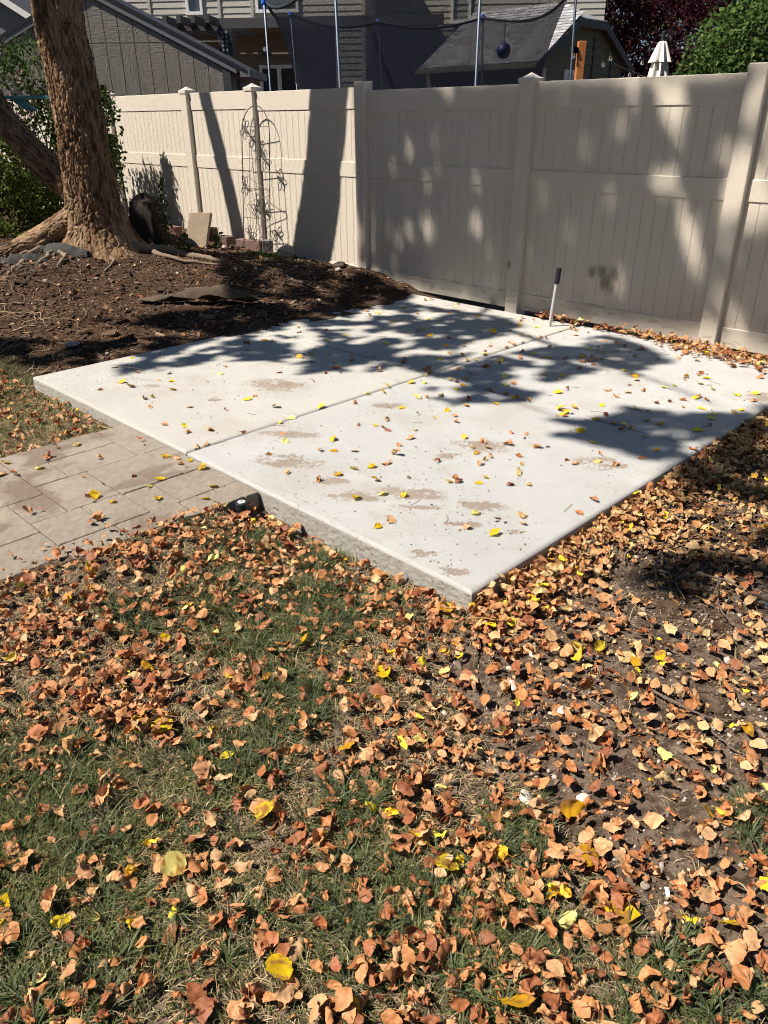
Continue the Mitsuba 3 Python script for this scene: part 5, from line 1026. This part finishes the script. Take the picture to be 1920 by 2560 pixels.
def straw_density(x, y):
    n = meshkit.fbm(np.stack([x * 4, y * 4, 0 * x], -1), 3, 71); d = np.where(y < 0, 6000 + 14000 * np.clip(n - .45, 0, 1), 500.)
    d = np.where((x > .12) & (y > -.35 - .4 * (x - .15)), 380, d); d = np.where((x > -2.46) & (x < -1.24) & (y < 0) & (y > -1.0), 0, d); d = np.where((x > -1.23) & (x < -1.05) & (y > -.2), 300, d)
    d = np.where((x < -3.7) & (y > .1), 160 + 900 * np.clip(n - .52, 0, 1), d)
    return np.where((x > -3.68) & (x < .01) & (y > -.012), 0, d)
V, Fc, C = blades(500000, (-6.5, 1.7, -2.1, 2.6), straw_density, .036, .0019, STRAW, rgr, 1.25, mult=1.3)
put('dry_straw', (V, Fc), 'm_vcol', True, color=C); print('straw', len(V) // 8)

ico = trimesh.creation.icosphere(1); IV, IF = ico.vertices, ico.faces
def scatter_pebbles(n, box_, dens, size, cols, rng, flat=.6, sink=.35):
    x0, x1, y0, y1 = box_; q = np.c_[rng.uniform(x0, x1, n), rng.uniform(y0, y1, n)]; q = q[rng.uniform(0, 1, n) < dens(q[:, 0], q[:, 1])]; mb = MB()
    for x, y, z in zip(q[:, 0], q[:, 1], gz(q[:, 0], q[:, 1])):
        s = size * rng.lognormal(0, .45); R = rot(rng, .3)
        v = (IV * (1 + rng.uniform(-.18, .18, (len(IV), 1))) * [s, s * rng.uniform(.6, .95), s * flat]) @ R.T + [x, y, z + s * flat * (1 - sink)]
        mb.add(v, IF, np.clip(np.array(cols[rng.integers(len(cols))]) * rng.uniform(.8, 1.15), 0, .9))
    return mb
thing('pebbles', 'small pale pebbles scattered over bare dirt and soil', 'pebbles', None, 'stuff')
m1 = scatter_pebbles(2600, (.02, 1.3, -.7, 1.3), lambda x, y: ((x > .12) & (y > -.45 - .3 * x)) * .55 + .03, .0040, [(.30, .25, .20), (.38, .33, .28), (.24, .20, .16), (.44, .40, .35), (.28, .25, .23)], rgr)
m2 = scatter_pebbles(700, (-7.2, -3.75, .2, 3.7), lambda x, y: .10 + .9 * np.exp(-((x + 6.25) / .5) ** 2 - ((y - 1.5) / .3) ** 2) + .5 * np.exp(-((x + 4.4) / .5) ** 2 - ((y - 3.2) / .5) ** 2), .013, [(.34, .28, .24), (.40, .33, .29), (.26, .22, .19), (.42, .38, .34)], rgr)
for v, f, c in zip(m2.v, m2.f, m2.c): m1.add(v, f - f.min(), c)
put('pebbles', m1.get(), 'm_vcol', True, color=m1.col())
thing('mulch_chips', 'wood chips, bark bits and dirt clods strewn over the dark soil', 'mulch', None, 'stuff')
mb = MB(); n = 17000; q = np.c_[rgr.uniform(-7.4, -3.7, n), rgr.uniform(.1, 3.74, n)]; gzq = gz(q[:, 0], q[:, 1])
CH = np.array([(.06, .038, .026), (.085, .053, .036), (.042, .028, .02), (.12, .078, .048), (.24, .17, .11), (.18, .095, .055)])
for (x, y), z in zip(q, gzq):
    L = rgr.lognormal(math.log(.0095), .55); v, f = box(-L, L, -L * .36, L * .36, 0, L * .3); v = v + rgr.normal(0, L * .12, v.shape); R = rot(rgr, .35)
    mb.add(v @ R.T + [x, y, z], f, CH[rgr.choice(6, p=[.25, .25, .2, .16, .06, .08])] * rgr.uniform(.8, 1.2))
n = 9000; q = np.c_[rgr.uniform(.02, 1.3, n), rgr.uniform(-.9, 1.6, n)]
for (x, y), z in zip(q, gz(q[:, 0], q[:, 1])):
    L = rgr.lognormal(math.log(.0036), .55); v, f = box(-L, L, -L * .5, L * .5, 0, L * .6); v = v + rgr.normal(0, L * .15, v.shape)
    mb.add(v @ rot(rgr, .5).T + [x, y, z], f, np.array([(.11, .08, .057), (.16, .12, .09), (.075, .053, .038)])[rgr.integers(3)])
put('mulch_chips', mb.get(), 'm_vcol', color=mb.col())
thing('fine_roots', 'tangled thin dead roots and stems lying on the soil', 'roots', None, 'stuff')
mb = MB()
def froot(n, cx, cy, sx, sy, L, r, cols, lift=.02):
    for i in range(n):
        x, y = cx + rgr.normal(0, sx), cy + rgr.normal(0, sy); a = rgr.uniform(0, 6.28); q = []
        for t in range(6): q.append((x, y, float(gz(x, y)) + .006 + lift * rgr.random())); a += rgr.normal(0, .5); x += math.cos(a) * L / 5; y += math.sin(a) * L / 5
        mb.add(*tube(spline(q, 14), np.linspace(r, r * .4, 14), 5), c=cols[rgr.integers(len(cols))])
froot(70, -6.3, .85, .45, .4, .5, .005, [(.15, .115, .085), (.11, .08, .06)], .03); froot(60, -4.6, 3.0, .5, .45, .4, .005, [(.12, .085, .06), (.18, .12, .085), (.09, .06, .042)]); froot(60, -5.0, 1.6, .8, .7, .3, .0032, [(.11, .08, .055), (.18, .13, .09)])
froot(60, -5.2, .3, .6, .3, .35, .0035, [(.36, .27, .17), (.28, .2, .12)]); froot(40, .5, .3, .4, .5, .18, .0016, [(.22, .16, .11), (.4, .32, .2)], .015)
put('fine_roots', mb.get(), 'm_vcol', True, color=mb.col())
thing('slab_crumbs', 'dirt crumbs and stem bits scattered on the concrete slab', 'crumbs', None, 'stuff')
mb = MB()
for i in range(800):
    if i < 480: sx, sy, rx, ry = STAINS[rgr.integers(len(STAINS))]; x, y = sx + rgr.normal(0, rx * 1.3), sy + rgr.normal(0, rx * 1.3)
    else: x, y = rgr.uniform(-3.6, -.05), rgr.uniform(.05, 3.6)
    if not (-3.62 < x < -.04 and .04 < y < 3.62): continue
    L = rgr.lognormal(math.log(.0017), .45); v, f = box(-L, L, -L * .7, L * .7, 0, L * .8); v = v + rgr.normal(0, L * .15, v.shape); mb.add(v @ rot(rgr, .4).T + [x, y, .0005 + L * .1], f, np.array([.10, .07, .05]) * rgr.uniform(.7, 1.8))
for i in range(60):
    x, y = rgr.uniform(-3.5, -.1), rgr.uniform(.1, 3.5); a = rgr.uniform(0, 6.28); L = rgr.uniform(.02, .09); q = [(x + math.cos(a) * L * t + rgr.normal(0, .004), y + math.sin(a) * L * t + rgr.normal(0, .004), .003) for t in (-.5, 0, .5)]
    mb.add(*tube(spline(q, 8), .0011, 4), c=np.array([.12, .09, .06]) * rgr.uniform(.7, 2))
put('slab_crumbs', mb.get(), 'm_vcol', color=mb.col())
print('entries', len(scene), 'tris', sum(len(w[1]) for w in meshkit.WRITTEN.values()))
